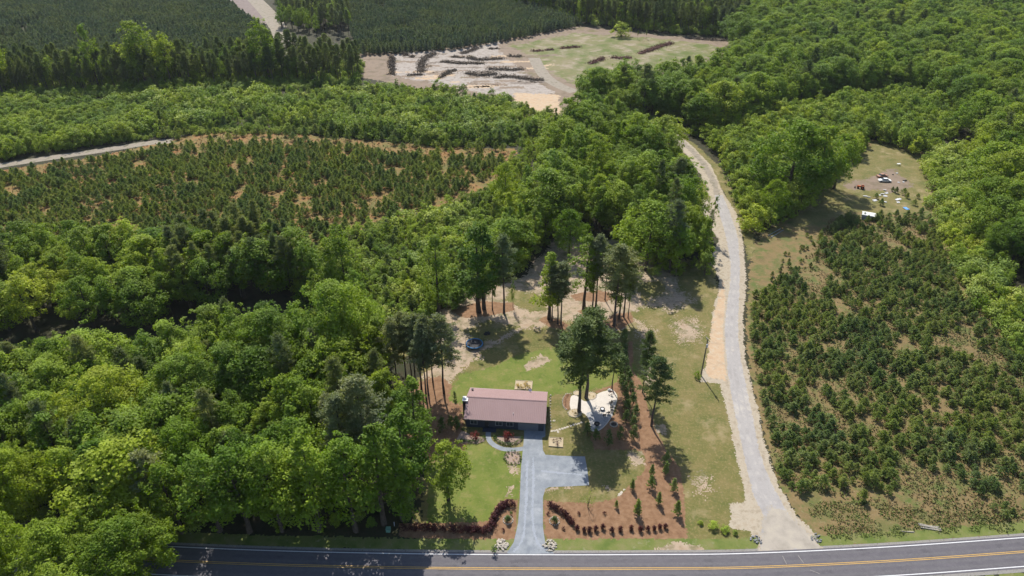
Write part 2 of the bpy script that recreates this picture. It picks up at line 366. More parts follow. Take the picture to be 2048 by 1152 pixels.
# ------------------------------------------------------------------ the ground
b = MB(); b.add([(-2500, -600, 0), (2500, -600, 0), (2500, 3500, 0), (-2500, 3500, 0)], [(0, 1, 2, 3)])
b.build('ground', M['floor'])['kind'] = 'structure'
Z = lambda k: .004 * k
c1 = lambda x, y: (840 + x / 2.88, 720 + y / 2.88)
def C1(ps): return [c1(*p) for p in ps]

# main road
yel = [(-330, 1075), (-150, 1091), (80, 1107), (355, 1122), (578, 1130.5), (844, 1136), (1100, 1137.7), (1300, 1137.2), (1500, 1135), (1774, 1122.5), (2048, 1103.5), (2260, 1087)]
road_c = smoothline(poly(yel), 8)
HW = 3.12
strip('road', offset(road_c, HW + .45), offset(road_c, -HW - .45), Z(8), M['asphalt'])
strip('road_verge_gravel', offset(road_c, HW + 1.0), offset(road_c, -HW - 1.2), Z(6), M['shoulder_gravel'])
RD = bpy.data.objects['road']
for off in (HW, -HW): strip('edge_line', offset(road_c, off + .09), offset(road_c, off - .09), Z(9.5), M['white_line'], RD)
for off in (.17, -.17): strip('centre_line', offset(road_c, off + .06), offset(road_c, off - .06), Z(9.5), M['yellow_line'], RD)

for k_, o_ in enumerate((2.35, .95, -.95, -2.35)):
    P_ = offset(road_c, o_); A_ = offset(P_, .30); B_ = offset(P_, -.30)
    sheet('worn_wheel_path', [p for p in A_ if -130 < p[0] < 130] + [p for p in B_ if -130 < p[0] < 130][::-1], Z(8.6), M['asphalt_worn'], .14, .22, .8, 90 + k_, parent=RD)
# rough grass around the house lot and lane
lot = poly([(838, 1112), (835, 1040), (860, 900), (850, 800), (830, 760), (880, 700), (860, 640), (920, 590), (1060, 560), (1130, 490), (1240, 480), (1330, 520), (1430, 520), (1450, 640), (1455, 760), (1480, 900), (1515, 1000), (1530, 1108)])
sheet('rough_grass', lot, Z(1), M['lawn_rough'], .5, 2.2, 5, 1)
sand = poly([(845, 770), (870, 700), (850, 640), (915, 595), (1040, 555), (1120, 470), (1250, 480), (1330, 525), (1355, 560), (1350, 600), (1260, 625), (1250, 660), (1130, 668), (1060, 655), (985, 690), (925, 745), (890, 775)])
sheet('sandy_ground', sand, Z(2), M['sand'], .4, 2.2, 3.5, 2)
lawn = poly(C1([(130, 215), (150, 160), (250, 80), (420, 40), (500, -10), (700, -60), (900, -90), (1150, -60), (1260, 40), (1200, 110), (1120, 140), (1000, 170), (860, 190), (745, 200), (735, 300), (200, 300)]))
sheet('back_lawn', lawn, Z(3), M['lawn'], .3, 1.3, 2.5, 3)
flawn = poly(C1([(50, 720), (60, 560), (220, 480), (380, 480), (440, 520), (590, 525), (585, 600), (575, 800), (490, 805), (430, 850), (400, 925), (280, 940), (180, 930), (40, 940)]))
sheet('front_lawn', flawn, Z(3), M['lawn'], .3, .25, 1.5, 4)
slawn = poly(C1([(715, 780), (720, 740), (970, 725), (960, 560), (830, 550), (730, 545), (710, 450), (745, 210), (830, 230), (840, 300), (940, 340), (960, 400), (1010, 520), (1250, 530), (1290, 560), (1280, 640), (1180, 740), (1130, 790), (1000, 820), (760, 812)]))
sheet('side_lawn', slawn, Z(3), M['lawn_rough'], .3, .25, 1.5, 5)
# pine straw
mulchR = poly(C1([(715, 805), (760, 815), (1000, 825), (1130, 795), (1190, 740), (1290, 640), (1300, 570), (1250, 520), (1010, 515), (950, 400), (985, 415), (1040, 400), (1130, 300), (1140, 200), (1090, 165), (1010, 190), (1040, 165), (1120, 140), (1180, 60), (1180, -100), (1225, -110), (1225, 60), (1290, 150), (1310, 260), (1360, 400), (1420, 520), (1500, 620), (1520, 760), (1540, 1030), (1100, 1035), (740, 1045), (715, 990)]))
sheet('pine_straw_bed', mulchR, Z(4), M['mulch'], .3, .35, 2, 6)
mulchL = poly(C1([(560, 805), (550, 1000), (530, 1070), (440, 1040), (80, 1030), (-120, 1020), (-120, 940), (60, 940), (270, 935), (395, 925), (430, 850), (490, 803)]))
sheet('front_pine_straw_bed', mulchL, Z(4), M['mulch'], .3, .3, 2, 7)
mulchW = poly([(820, 770), (880, 750), (905, 768), (895, 800), (925, 810), (930, 900), (900, 900), (860, 930), (800, 900), (790, 800)])
sheet('side_pine_straw', mulchW, Z(4), M['mulch'], .35, .9, 2, 8)
for i, ps in enumerate([[(1078, 640), (1090, 632), (1120, 640), (1138, 650), (1130, 660), (1100, 655)], [(1156, 622), (1172, 616), (1200, 620), (1196, 632), (1165, 632)],
                        [(1205, 650), (1225, 628), (1262, 625), (1268, 642), (1240, 660)], [(900, 622), (960, 602), (1025, 606), (1030, 620), (990, 630), (930, 636)], [(1140, 590), (1200, 580), (1240, 592), (1210, 604), (1150, 602)]]):
    sheet('tree_mulch_ring', poly(ps), Z(4), M['mulch'], .3, .5, 1.5, 20 + i)
# verge
vg = offset(road_c, HW + .9), offset(road_c, HW + 3.6)
sheet('verge_grass', [p for p in vg[0]] + vg[1][::-1], Z(5), M['verge'], .35, .3, 1.5, 9)
sheet('far_verge_grass', offset(road_c, -HW - 1.1) + offset(road_c, -HW - 14)[::-1], Z(2), M['verge'], .8, .5, 2, 10)
sheet('bare_verge_patch', poly([(1312, 1098), (1350, 1085), (1400, 1092), (1420, 1104), (1330, 1106)]), Z(5.6), M['sand'], .25, .8, 1.2, 11)
for k_, (a, c) in enumerate((((1565, 1112), (1573, 1128)), ((1596, 1111), (1607, 1126)), ((1620, 1140), (1640, 1148)))):
    A_, B_ = at(*a), at(*c); strip('skid_mark', offset([A_, B_], .07), offset([A_, B_], -.07), Z(9.2), M['shoulder_gravel'], RD)
for k_, ps_ in enumerate(([(1020, 575), (1080, 590), (1100, 615), (1060, 625), (1010, 600)], [(1060, 660), (1140, 640), (1180, 655), (1120, 672)], [(1270, 570), (1320, 560), (1350, 590), (1290, 610)], [(930, 660), (980, 640), (1040, 655), (1000, 680), (950, 690)], [(870, 700), (900, 690), (890, 740)])):
    sheet('grass_patch', poly(ps_), Z(2.6), M['lawn_rough'], .3, 1.6, 2.2, 260 + k_)
for k_, ps_ in enumerate(([(1350, 645), (1395, 640), (1400, 680), (1360, 685)], [(1300, 600), (1350, 575), (1390, 600), (1340, 625)], [(1385, 960), (1410, 950), (1420, 980), (1400, 985)], [(1270, 640), (1310, 660), (1290, 700)])):
    sheet('sandy_patch', poly(ps_), Z(2.7), M['sand'], .25, 2.6, .9, 270 + k_, fade=3.2)
# driveway
dr = C1([(598, 352), (600, 440), (592, 520), (582, 620), (575, 800), (565, 940), (540, 1050), (500, 1112), (512, 1116), (640, 1118), (772, 1115), (722, 1060), (708, 960), (708, 790), (722, 742), (745, 732), (860, 728), (974, 722), (965, 640), (950, 556), (800, 552), (722, 546), (708, 520), (704, 448), (722, 440), (722, 352)])
sheet('driveway', poly(dr), Z(9), M['drive'])
for k_, ps_ in enumerate(([(652, 560), (652, 700), (648, 880), (655, 980), (672, 1040), (705, 1090)], [(618, 580), (614, 760), (606, 900), (596, 1010), (570, 1070), (540, 1105)], [(700, 640), (800, 650), (930, 660)])):
    P_ = smoothline(poly(C1(ps_)), 6); sheet('driveway_track', offset(P_, .24) + offset(P_, -.24)[::-1], Z(9.6), M['drive_worn'], .14, .25, 1.0, 230 + k_)
wk = smoothline(poly(C1([(395, 395), (395, 450), (420, 485), (470, 510), (530, 517), (600, 510)])), 8)
strip('front_walk', offset(wk, .62), offset(wk, -.62), Z(8), M['drive'])
# paved lane and its sandy shoulders
laneL = [(1519, 1106), (1521, 1060), (1524, 1031), (1507, 995), (1489, 924), (1467, 818), (1455, 751), (1449, 684), (1449, 640), (1459, 560), (1458, 516), (1449, 468), (1435, 419), (1428, 390)]
laneR = [(1648, 1101), (1615, 1070), (1590, 1045), (1560, 995), (1526, 920), (1506, 827), (1489, 748), (1479, 684), (1478, 640), (1481, 560), (1480, 510), (1475, 468), (1460, 423), (1446, 390)]
LL, LR = smoothline(poly(laneL), 6), smoothline(poly(laneR), 6)
strip('paved_lane', LL, LR, Z(7), M['lane'])
mid = [((a[0] + b_[0]) / 2, (a[1] + b_[1]) / 2) for a, b_ in zip(LL, LR)]
for k_, o_ in enumerate((.75, -.75)):
    P_ = offset(mid, o_)[8:]; sheet('worn_lane_track', offset(P_, .28) + offset(P_, -.28)[::-1], Z(7.3), M['lane_worn'], .16, .25, .9, 95 + k_)
for k_, E_ in enumerate((LL, LR)):
    sheet('crumbled_lane_edge', offset(E_, .22) + offset(E_, -.22)[::-1], Z(7.5), M['shoulder'], .16, .3, .8, 97 + k_)
mouth = poly([(1520, 1106), (1523, 1040), (1540, 1010), (1575, 1025), (1648, 1101)])
sheet('lane_mouth_dust', mouth, Z(7.6), M['lane_mouth'], .25, 1.2, 2, 12)
sh = poly([(1512, 1100), (1500, 1064), (1462, 1056), (1460, 1008), (1492, 1002), (1470, 900), (1450, 800), (1440, 768), (1400, 764), (1403, 740), (1420, 730), (1424, 640), (1440, 560), (1420, 520), (1437, 480), (1408, 440), (1404, 390), (1402, 350), (1375, 312), (1352, 288), (1336, 266), (1352, 264), (1384, 292), (1422, 330), (1446, 385), (1475, 430), (1484, 470), (1490, 520), (1493, 560), (1486, 640), (1490, 720), (1512, 800), (1533, 900), (1560, 975), (1600, 1040), (1650, 1085)])
sheet('sandy_shoulder', sh, Z(3), M['shoulder'], .24, .55, 2.5, 13)
sheet('orange_dirt_strip', poly([(1425, 640), (1446, 560), (1452, 640), (1452, 760), (1425, 755), (1410, 745)]), Z(4), M['orange_sand'], .3, .8, 1.5, 14)
trail = smoothline(poly([(1437, 405), (1430, 372), (1412, 335), (1390, 308), (1365, 285), (1340, 264), (1300, 245), (1240, 215), (1150, 188)]), 6)
sheet('dirt_trail', offset(trail, 1.3) + offset(trail, -1.3)[::-1], Z(6), M['trail'], .3, .8, 2, 280)
sheet('trail_bank', poly([(1350, 262), (1392, 290), (1440, 335), (1470, 385), (1500, 440), (1512, 500), (1498, 520), (1484, 470), (1450, 390), (1420, 335), (1380, 298), (1345, 268)]), Z(2.4), M['lawn_rough'], .4, 1.0, 2, 282)
sheet('trail_grass', poly([(1398, 350), (1372, 312), (1362, 300), (1385, 330), (1412, 372), (1420, 400), (1408, 400)]), Z(6.4), M['lawn_rough'], .3, .8, 1.5, 281)
# fields
fieldR = poly([(1505, 490), (1560, 440), (1600, 400), (1640, 350), (1690, 310), (1740, 280), (1810, 285), (1885, 325), (1905, 430), (1975, 550), (2040, 630), (2150, 750), (2200, 1060), (1900, 1100), (1655, 1098), (1600, 1040), (1560, 975), (1530, 880), (1500, 750), (1490, 640)])
sheet('plantation_field', fieldR, Z(1), M['brown_grass'], .6, 1.0, 3, 15)
sheet('grassy_clearing', poly([(1580, 450), (1610, 405), (1645, 360), (1690, 325), (1745, 285), (1800, 290), (1865, 335), (1865, 420), (1800, 430), (1720, 425), (1640, 440), (1600, 458)]), Z(2), M['lawn_rough'], .5, 1.5, 4, 16)
sheet('worn_earth', poly([(1765, 345), (1785, 335), (1825, 370), (1800, 385), (1700, 378), (1680, 372)]), Z(3), M['grey_soil'], .5, 2.5, 3, 17)
fieldL = poly([(-60, 350), (200, 312), (420, 262), (560, 262), (720, 280), (1030, 300), (1030, 350), (980, 385), (860, 420), (700, 465), (540, 520), (400, 540), (-60, 540)])
sheet('left_plantation_field', fieldL, Z(1), M['rust_grass'], 1.2, 2, 8, 18)
tk = smoothline(poly([(-80, 345), (20, 328), (100, 316), (210, 300), (300, 286), (345, 282)]), 6)
strip('farm_track', offset(tk, 3.2), offset(tk, -3.0), Z(3), M['trail'])
sheet('power_line_cut', poly([(-60, 740), (250, 725), (600, 660), (860, 650), (900, 690), (870, 710), (600, 720), (250, 790), (-60, 800)]), Z(1), M['lawn_rough'], .8, 2, 5, 19)
# cleared ground in the distance
clr = poly([(700, 150), (720, 105), (800, 108), (900, 95), (1010, 78), (1160, 52), (1220, 60), (1330, 72), (1465, 80), (1480, 120), (1300, 200), (1160, 235), (1050, 235), (860, 180)])
sheet('cleared_ground', clr, Z(2), M['grey_soil'], 1.6, 3, 12, 30)
sheet('cleared_green_field', poly([(1020, 92), (1150, 66), (1330, 78), (1420, 88), (1445, 100), (1400, 125), (1260, 165), (1160, 172), (1110, 150), (1065, 118)]), Z(3), M['field'], 1.6, 5, 14, 31)
sheet('pale_graded_soil', poly([(785, 152), (788, 112), (830, 103), (930, 98), (995, 83), (1005, 112), (1040, 140), (1110, 185), (1060, 195), (960, 185), (880, 170)]), Z(4), M['chalk'], 1.3, 3, 10, 32)
sheet('sand_pit', poly([(1025, 185), (1118, 190), (1120, 230), (1040, 230)]), Z(5), M['orange_sand'], 1.0, 2, 6, 33)
for i_ in range(46):
    cx_, cy_ = at(790 + (i_ * 97) % 300, 106 + (i_ * 41) % 72)
    if not inside(np.array([cx_]), np.array([cy_]), clr)[0]: continue
    w_ = 4 + (i_ * 7) % 13; sheet('churned_soil', [(cx_ - w_, cy_ - 2.5), (cx_ + w_, cy_ - 3 + (i_ % 5)), (cx_ + w_ * .8, cy_ + 1 + (i_ % 5)), (cx_ - w_ * .9, cy_ + 1)], Z(4.8), [M['chalk_dark'], M['grey_soil'], M['orange_sand'], M['grey_soil']][i_ % 4], .8, 2.5, 4, 200 + i_)
gr = smoothline(poly([(1068, 116), (1078, 135), (1093, 155), (1120, 172), (1150, 184)]), 6)
strip('gravel_road', offset(gr, 4), offset(gr, -4), Z(6), M['trail'])
bf = poly([(430, -30), (470, 12), (520, 50), (560, 60), (580, 110), (560, 130), (600, 140), (560, -30)])
sheet('far_bare_field', poly([(420, -25), (470, 12), (525, 50), (545, 42), (510, 5), (500, -25)]), Z(3), M['purple_field'], 2, 2, 10, 34)
tk2 = smoothline(poly([(480, -30), (530, 20), (556, 55), (572, 100), (566, 150)]), 6)
strip('far_dirt_track', offset(tk2, 7), offset(tk2, -7), Z(4), M['trail'])

# ------------------------------------------------------------------ foliage builders
def rand_dirs(rs, n, up=None):
    v = rs.normal(size=(n, 3)); return v / np.linalg.norm(v, axis=1, keepdims=True)
def quads(C, N, size, rs, aspect=1.0):
    n = len(C); N = N / (np.linalg.norm(N, axis=1, keepdims=True) + 1e-9)
    a = np.cross(N, rand_dirs(rs, n)); a /= np.linalg.norm(a, axis=1, keepdims=True) + 1e-9; b_ = np.cross(N, a)
    s = (size * rs.uniform(.65, 1.3, n))[:, None] * .5
    k = rs.uniform(.55, 1.0, (4, n, 1))
    V = np.stack([C - a * s * k[0] - b_ * s * aspect * .8, C + a * s * k[1] - b_ * s * aspect * .3, C + a * s * k[2] * .7 + b_ * s * aspect + N * s * .25, C - a * s * k[3] + b_ * s * aspect * .4], 1).reshape(-1, 3)
    return V, np.arange(4 * n).reshape(-1, 4)
def lobes_leaves(L, size, dens, rs, tilt=.75, cut=-.35):
    """L: list of (center, radius, outward)"""
    CC = []; NN = []
    for c, r, o in L:
        n = max(8, int(dens * r * r)); d = rand_dirs(rs, n)
        o = np.array(o) + np.array((0, 0, .5)); o = o / (np.linalg.norm(o) + 1e-9)
        d = d[(d @ o) > cut]; n = len(d)
        rr = r * (.55 + .75 * rs.uniform(0, 1, (n, 1)) ** 1.3); sc = np.array((1, 1, .95))
        CC.append(np.array(c) + d * rr * sc); NN.append(d * .8 + rand_dirs(rs, n) * tilt + np.array((0, .15, .6)))
    return quads(np.concatenate(CC), np.concatenate(NN), size, rs)
def trunk_mb(h, r0, hc, rs, limbs=6, lr=3.0, lean=.3, top=.85, n=7):
    b = MB(); lx, ly = rs.uniform(-lean, lean, 2)
    path = []; rad = []
    for i in range(7):
        t = i / 6; path.append((lx * t * t + rs.uniform(-.12, .12) * (i > 0), ly * t + rs.uniform(-.12, .12) * (i > 0), h * top * t - (0.15 if i == 0 else 0))); rad.append(r0 * (1.25 if i == 0 else 1) * (1 - .82 * t))
    b.tube(path, rad, n)
    for k in range(limbs):
        z = hc + (h * top - hc) * (k + .5) / limbs * .85; t = z / (h * top); a = rs.uniform(0, 6.28); r = r0 * (1 - .8 * t) * .5
        i = min(int(t * 6), 5); f = t * 6 - i; p0 = np.array(path[i]) * (1 - f) + np.array(path[i + 1]) * f
        L = lr * rs.uniform(.6, .95) * (1 - .4 * t); d = np.array((math.cos(a), math.sin(a), .55))
        b.tube([p0, p0 + d * L * .5 + (0, 0, .1), p0 + d * L + (0, 0, L * .25)], [r, r * .6, r * .2], 5)
    return b
def broad_crown(seed, h, cr, base=.3, prof='round', nl=46, lr=1.35, size=.5, dens=62):
    rs = np.random.RandomState(seed); L = []
    ga = rs.uniform(0, 6.28); asym = rs.uniform(.8, 1.2, 8)
    for k in range(nl):
        t = rs.uniform(0, 1) ** .85
        if prof == 'round': r = cr * math.sqrt(max(0.02, 1 - (2 * t - .85) ** 2 / 1.4)) * (1.0 if t < .75 else .8)
        elif prof == 'cone': r = cr * (1 - t) ** .65 * (1 if t > .12 else .75) + .25
        else: r = cr * (math.sin(math.pi * min(1, t * .85 + .15))) ** .6
        a = rs.uniform(0, 6.28); r *= asym[int(a / 6.2832 * 8) % 8]
        q = rs.uniform(.45, 1) ** .6 if k % 5 else rs.uniform(0, .5)
        rl = lr * rs.uniform(.65, 1.25) * (1 - .35 * t); r = max(0, r - rl * .6) * q
        z = h * base + (h * (1 - base) - rl * .8) * t
        o = (math.cos(a) * .9, math.sin(a) * .9, .35 + t * .6)
        L.append(((r * math.cos(a), r * math.sin(a), z), rl, o))
    for k in range(nl // 3):
        t = rs.uniform(.15, 1); a = rs.uniform(0, 6.28); q = cr * (1.0 if prof != 'cone' else (1 - t) ** .65) * rs.uniform(.85, 1.12) * math.sqrt(max(.05, 1 - max(0, 2 * t - 1) ** 2))
        L.append(((q * math.cos(a), q * math.sin(a), h * base + h * (1 - base) * t * rs.uniform(.9, 1.04)), lr * rs.uniform(.3, .5), (math.cos(a), math.sin(a), .5)))
    L.append(((rs.uniform(-.3, .3) * cr, rs.uniform(-.3, .3) * cr, h - lr * .5), lr * .6, (0, 0, 1)))
    return lobes_leaves(L, size, dens, rs)
def pine_crown(seed, h, cr, base=.5, nb=42, tufts=9, flat=False):
    rs = np.random.RandomState(seed); T = []; LB = []
    for k in range(nb):
        t = (k + rs.uniform(0, 1)) / nb; z = h * (base + (1 - base) * t * .97)
        r = cr * (math.sin(math.pi * min(1, .25 + t * .72)) ** .8) * rs.uniform(.55, 1.1); a = k * 2.4 + rs.uniform(-.5, .5)
        d = np.array((math.cos(a), math.sin(a), .18 + .3 * t)); LB.append((z, a, r, .18 + .3 * t))
        for j in range(tufts):
            f = rs.uniform(.3, 1.0); p = np.array((0, 0, z)) + d * r * f + rs.normal(size=3) * (.18 * cr * .35 * (.4 + f), .18 * cr * .35 * (.4 + f), .22)
            T.append(p)
    T.append(np.array((0, 0, h - .3))); T = np.array(T); m = 20
    C = np.repeat(T, m, 0); d = rand_dirs(rs, len(C)); d[:, 2] = np.abs(d[:, 2]) * .8 + d[:, 2] * .2
    C = C + d * rs.uniform(.1, .8, (len(C), 1)) * np.array((1, 1, .75))
    N = np.cross(d, rand_dirs(rs, len(C))) + np.array((0, 0, .5))
    V, F = quads(C, N, .40, rs, .5)
    return V, F, LB
def pine_trunk(seed, h, r0, LB):
    rs = np.random.RandomState(seed + 5); b = trunk_mb(h, r0, h, rs, 0, top=.97, lean=.5)
    for z, a, r, s in LB[::2]:
        q = max(.03, r0 * .28 * (1 - z / h) + .02); b.tube([(0, 0, z), (math.cos(a) * r * .55, math.sin(a) * r * .55, z + s * r * .5), (math.cos(a) * r * .95, math.sin(a) * r * .95, z + s * r)], [q, q * .7, q * .3], 4, cap=False)
    return b
def young_pine_mesh(name, seed, h, cr, needle, m=15):
    rs = np.random.RandomState(seed); T = []; up = []
    nb = 34
    for k in range(nb):
        t = (k + .5) / nb; z = h * (.06 + .9 * t); r = cr * (1 - t) ** .75 * rs.uniform(.65, 1.15) + .05; a = k * 2.4 + rs.uniform(-.4, .4)
        for f in ((.45, .8, 1.05) if t < .6 else (.6, 1.0)):
            T.append((math.cos(a) * r * f, math.sin(a) * r * f, z + r * f * .35 + rs.uniform(-.1, .1)))
    T.append((0, 0, h)); T.append((0, 0, h * .95)); T = np.array(T)
    C = np.repeat(T, m, 0); d = rand_dirs(rs, len(C)); d[:, 2] = np.abs(d[:, 2]); C = C + d * rs.uniform(.05, .34, (len(C), 1)) * (h / 3.5)
    N = np.cross(d, rand_dirs(rs, len(C))) + C * np.array((.3, .3, 0)) + np.array((0, 0, .3))
    V, F = quads(C, N, .32 * h / 3.5, rs, .55)
    b = MB(); b.tube([(0, 0, -.1), (0, 0, h * .5), (0, 0, h * .97)], [.06, .04, .015], 5)
    tv = np.array(b.v); n0 = len(V)
    tf = np.array([f for f in b.f if len(f) == 4]) + n0
    return npmesh(name, np.concatenate([V, tv]), np.concatenate([F, tf]), [needle, M['bark']], np.concatenate([np.zeros(len(F)), np.ones(len(tf))]))
def bush_mesh(name, seed, h, cr, leaf, nl=12, size=.3, dens=90, lr=.9, prof='round', m2=None):
    V, F = broad_crown(seed, h, cr, .12, prof, nl, lr, size, dens); rs = np.random.RandomState(seed)
    b = MB(); 
    for k in range(3): b.tube([(0, 0, -.1), (rs.uniform(-.2, .2) * cr, rs.uniform(-.2, .2) * cr, h * .35), (rs.uniform(-.4, .4) * cr, rs.uniform(-.4, .4) * cr, h * .75)], [.07 * h / 5, .05 * h / 5, .02 * h / 5], 5)
    tv = np.array(b.v); tf = np.array([f for f in b.f if len(f) == 4]) + len(V)
    return npmesh(name, np.concatenate([V, tv]), np.concatenate([F, tf]), [leaf, M['bark']], np.concatenate([np.zeros(len(F)), np.ones(len(tf))]))
# prototype meshes (crown, trunk, reference height)
BROAD = []
for i, (h, cr, base, prof, nl, lr) in enumerate([(18, 5.2, .28, 'round', 60, 1.45), (17, 4.6, .3, 'round', 52, 1.35), (19, 4.3, .25, 'oval', 56, 1.25), (20, 3.8, .22, 'oval', 56, 1.15),
                                                 (20, 4.0, .2, 'cone', 56, 1.1), (17, 3.6, .18, 'cone', 50, 1.05), (15, 5.6, .25, 'round', 70, 1.5), (21, 3.4, .3, 'oval', 48, 1.1), (20, 8.6, .28, 'round', 170, 1.75)]):
    V, F = broad_crown(100 + i, h, cr, base, prof, nl, lr, .36, 120)
    cm = npmesh('broadleaf_crown', V, F, [M['leaf']]); rs = np.random.RandomState(i)
    tm = trunk_mb(h, .26 + .01 * h / 2, h * base, rs, 7, cr * .75).mesh('broadleaf_trunk', M['bark'])
    BROAD.append((cm, tm, h, cr))
PINE = []
for i, (h, cr, base, nb) in enumerate([(24, 3.7, .42, 52), (25, 3.3, .46, 46), (23, 4.2, .40, 56), (24, 3.1, .42, 46), (22, 3.5, .5, 40)]):
    V, F, LB = pine_crown(200 + i, h, cr, base, nb)
    PINE.append((npmesh('pine_crown', V, F, [M['needle']]), pine_trunk(i, h, .24, LB).mesh('pine_trunk', M['bark_pine']), h, cr))
YP = [young_pine_mesh('young_pine', 300 + i, h, cr, M['needle_young']) for i, (h, cr) in enumerate([(3.5, 1.75), (3.5, 1.5), (3.5, 1.95), (3.5, 1.35)])]
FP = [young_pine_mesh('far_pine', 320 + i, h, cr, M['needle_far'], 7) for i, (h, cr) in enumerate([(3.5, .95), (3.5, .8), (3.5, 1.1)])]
BU = [bush_mesh('bush', 340 + i, 6, cr, M['leaf_bush'], nl, .27, 190, lr, pr) for i, (cr, nl, lr, pr) in enumerate([(2.2, 26, .75, 'oval'), (2.6, 30, .8, 'round'), (1.7, 22, .65, 'cone'), (2.0, 24, .7, 'cone'), (2.9, 34, .85, 'round')])]
VI = [bush_mesh('vine', 360 + i, 4, cr, M['vine'], nl, .34, 90, 1.15, 'round') for i, (cr, nl) in enumerate([(3.0, 24), (2.4, 18), (3.6, 30)])]

# ------------------------------------------------------------------ plants: scatter and split
rnd = random.Random(7)
def sample(P, sp, seed, keep=None, jit=.42):
    rs = np.random.RandomState(seed); A = np.array(P); x0, y0 = A.min(0); x1, y1 = A.max(0); dy = sp * .866
    ys = np.arange(y0, y1, dy); out = []
    for j, y in enumerate(ys):
        xs = np.arange(x0 + (j % 2) * sp / 2, x1, sp); X = xs + rs.uniform(-jit, jit, len(xs)) * sp; Y = y + rs.uniform(-jit, jit, len(xs)) * sp
        k = inside(X, Y, P)
        if keep is not None: k &= keep(X, Y, rs)
        out += list(zip(X[k], Y[k]))
    return out
noplant = [poly([(1505, 1110), (1460, 1000), (1440, 768), (1395, 764), (1425, 640), (1436, 560), (1425, 500), (1418, 440), (1408, 380), (1375, 310), (1330, 270), (1352, 256), (1400, 295), (1440, 340), (1462, 390), (1480, 430), (1503, 500), (1500, 640), (1520, 780), (1560, 960), (1655, 1110)]),
           [p for p in offset(road_c, HW + 1.5)] + offset(road_c, -HW - 1.5)[::-1]]
_tr = [proj and p for p in smoothline(poly([(1458, 470), (1448, 430), (1437, 405), (1430, 372), (1412, 335), (1390, 308), (1365, 285), (1340, 264)]), 4)]
def ok_xy(x, y, m=5.0):
    if y < 330 and min((x - a) ** 2 + (y - c) ** 2 for a, c in _tr) < m * m: return False
    return not any(bool(inside(np.array([x]), np.array([y]), q)[0]) for q in noplant)
def onscreen(x, y, h, m=6):
    a = proj(x, y, h * .95); b = proj(x, y, h * .35)
    return a[1] < 1152 + m and b[1] > -m and -m < a[0] < 2048 + m
SHAPE = ['round crowned', 'rounded', 'oval crowned', 'tall oval', 'conical', 'slim conical', 'low spreading', 'narrow', 'huge']
ANCH = {
 'left of the house': [((80, 1000), 'near the left border'), ((420, 1040), 'beside the road'), ((700, 1040), 'at the front corner'), ((800, 850), 'near the house'), ((700, 720), 'at the back corner'), ((400, 780), 'by the power line cut'), ((100, 830), 'at the upper left'), ((520, 900), 'in its middle'), ((270, 930), 'left of its middle')],
 'power line cut': [((20, 600), 'at the left border'), ((200, 560), 'at the back left'), ((200, 660), 'at the front left'), ((400, 600), 'in its middle'), ((560, 560), 'at its right end')],
 'young thicket between': [((620, 560), 'at its left tip'), ((740, 480), 'along the plantation'), ((900, 430), 'at its top'), ((1020, 420), 'by the centre wood'), ((820, 550), 'in its middle'), ((960, 540), 'behind the yard'), ((780, 640), 'at its lower end'), ((700, 600), 'at the lower left')],
 'left of the narrow lane': [((1120, 300), 'near the sand pit'), ((1280, 290), 'at the far end'), ((1380, 370), 'beside the lane'), ((1390, 500), 'at the lane corner'), ((1250, 440), 'in its middle'), ((1080, 500), 'at the lower left'), ((1080, 400), 'at the left edge'), ((1290, 530), 'behind the yard')],
 'left edge of the centre wood': [((1050, 310), 'far end'), ((1000, 400), 'middle'), ((1020, 540), 'near end')],
 'left beyond the plantation': [((0, 310), 'by the track'), ((0, 230), 'under the tall row'), ((220, 270), 'at its right end'), ((120, 250), 'in its middle')],
 'thicket beyond the plantation': [((300, 220), 'at the left'), ((500, 250), 'left of the middle'), ((700, 260), 'in the middle'), ((900, 280), 'right of the middle'), ((1060, 270), 'at the right end'), ((800, 200), 'near the clearing'), ((600, 200), 'at the back')],
 'tall row': [((0, 180), 'at its left end'), ((160, 175), 'left part'), ((330, 165), 'middle part'), ((480, 160), 'right part'), ((660, 150), 'beyond the track')],
 'behind the clearing': [((1050, 20), 'above the plantation'), ((1200, 40), 'left part'), ((1330, 50), 'middle part'), ((1450, 60), 'right part')],
 'great wood': [((1200, 220), 'near the sand pit'), ((1350, 220), 'above the lane end'), ((1480, 150), 'at the clearing corner'), ((1600, 200), 'behind the bright thicket'), ((1800, 180), 'above the junk clearing'), ((1960, 300), 'right of the vines'), ((2020, 480), 'at the right border'), ((1560, 40), 'top left part'), ((1780, 60), 'top middle part'), ((1980, 80), 'top right part')],
 'bright thicket': [((1430, 300), 'at the sharp bend'), ((1470, 400), 'along the lane'), ((1540, 460), 'at its lower tip'), ((1600, 330), 'in its middle'), ((1620, 420), 'by the grass'), ((1700, 230), 'at the upper edge'), ((1850, 230), 'at the upper right'), ((1780, 280), 'above the junk')],
 'vine covered growth': [((1900, 330), 'beside the junk'), ((1900, 450), 'upper half'), ((1960, 580), 'middle'), ((2040, 700), 'at the right border')],
 'plantation right of the lane': [((1530, 650), 'along the upper lane'), ((1540, 800), 'along the lower lane'), ((1600, 950), 'at the lower left corner'), ((1760, 1000), 'by the road'), ((1950, 1000), 'at the lower right'), ((1720, 460), 'near the shed'), ((1850, 500), 'at the upper right edge'), ((1660, 600), 'upper left part'), ((1780, 650), 'upper middle'), ((1900, 700), 'right edge'), ((1680, 800), 'left of the middle'), ((1800, 850), 'lower middle'), ((1950, 860), 'lower right part')],
}
ANCH['among the young thicket in the middle'] = ANCH['young thicket between']
ANCH['large plantation'] = [((100, 480), 'near the left wood'), ((400, 500), 'near the dark pines'), ((300, 400), 'left part'), ((600, 400), 'middle'), ((800, 400), 'along the thicket'), ((960, 350), 'right end')]
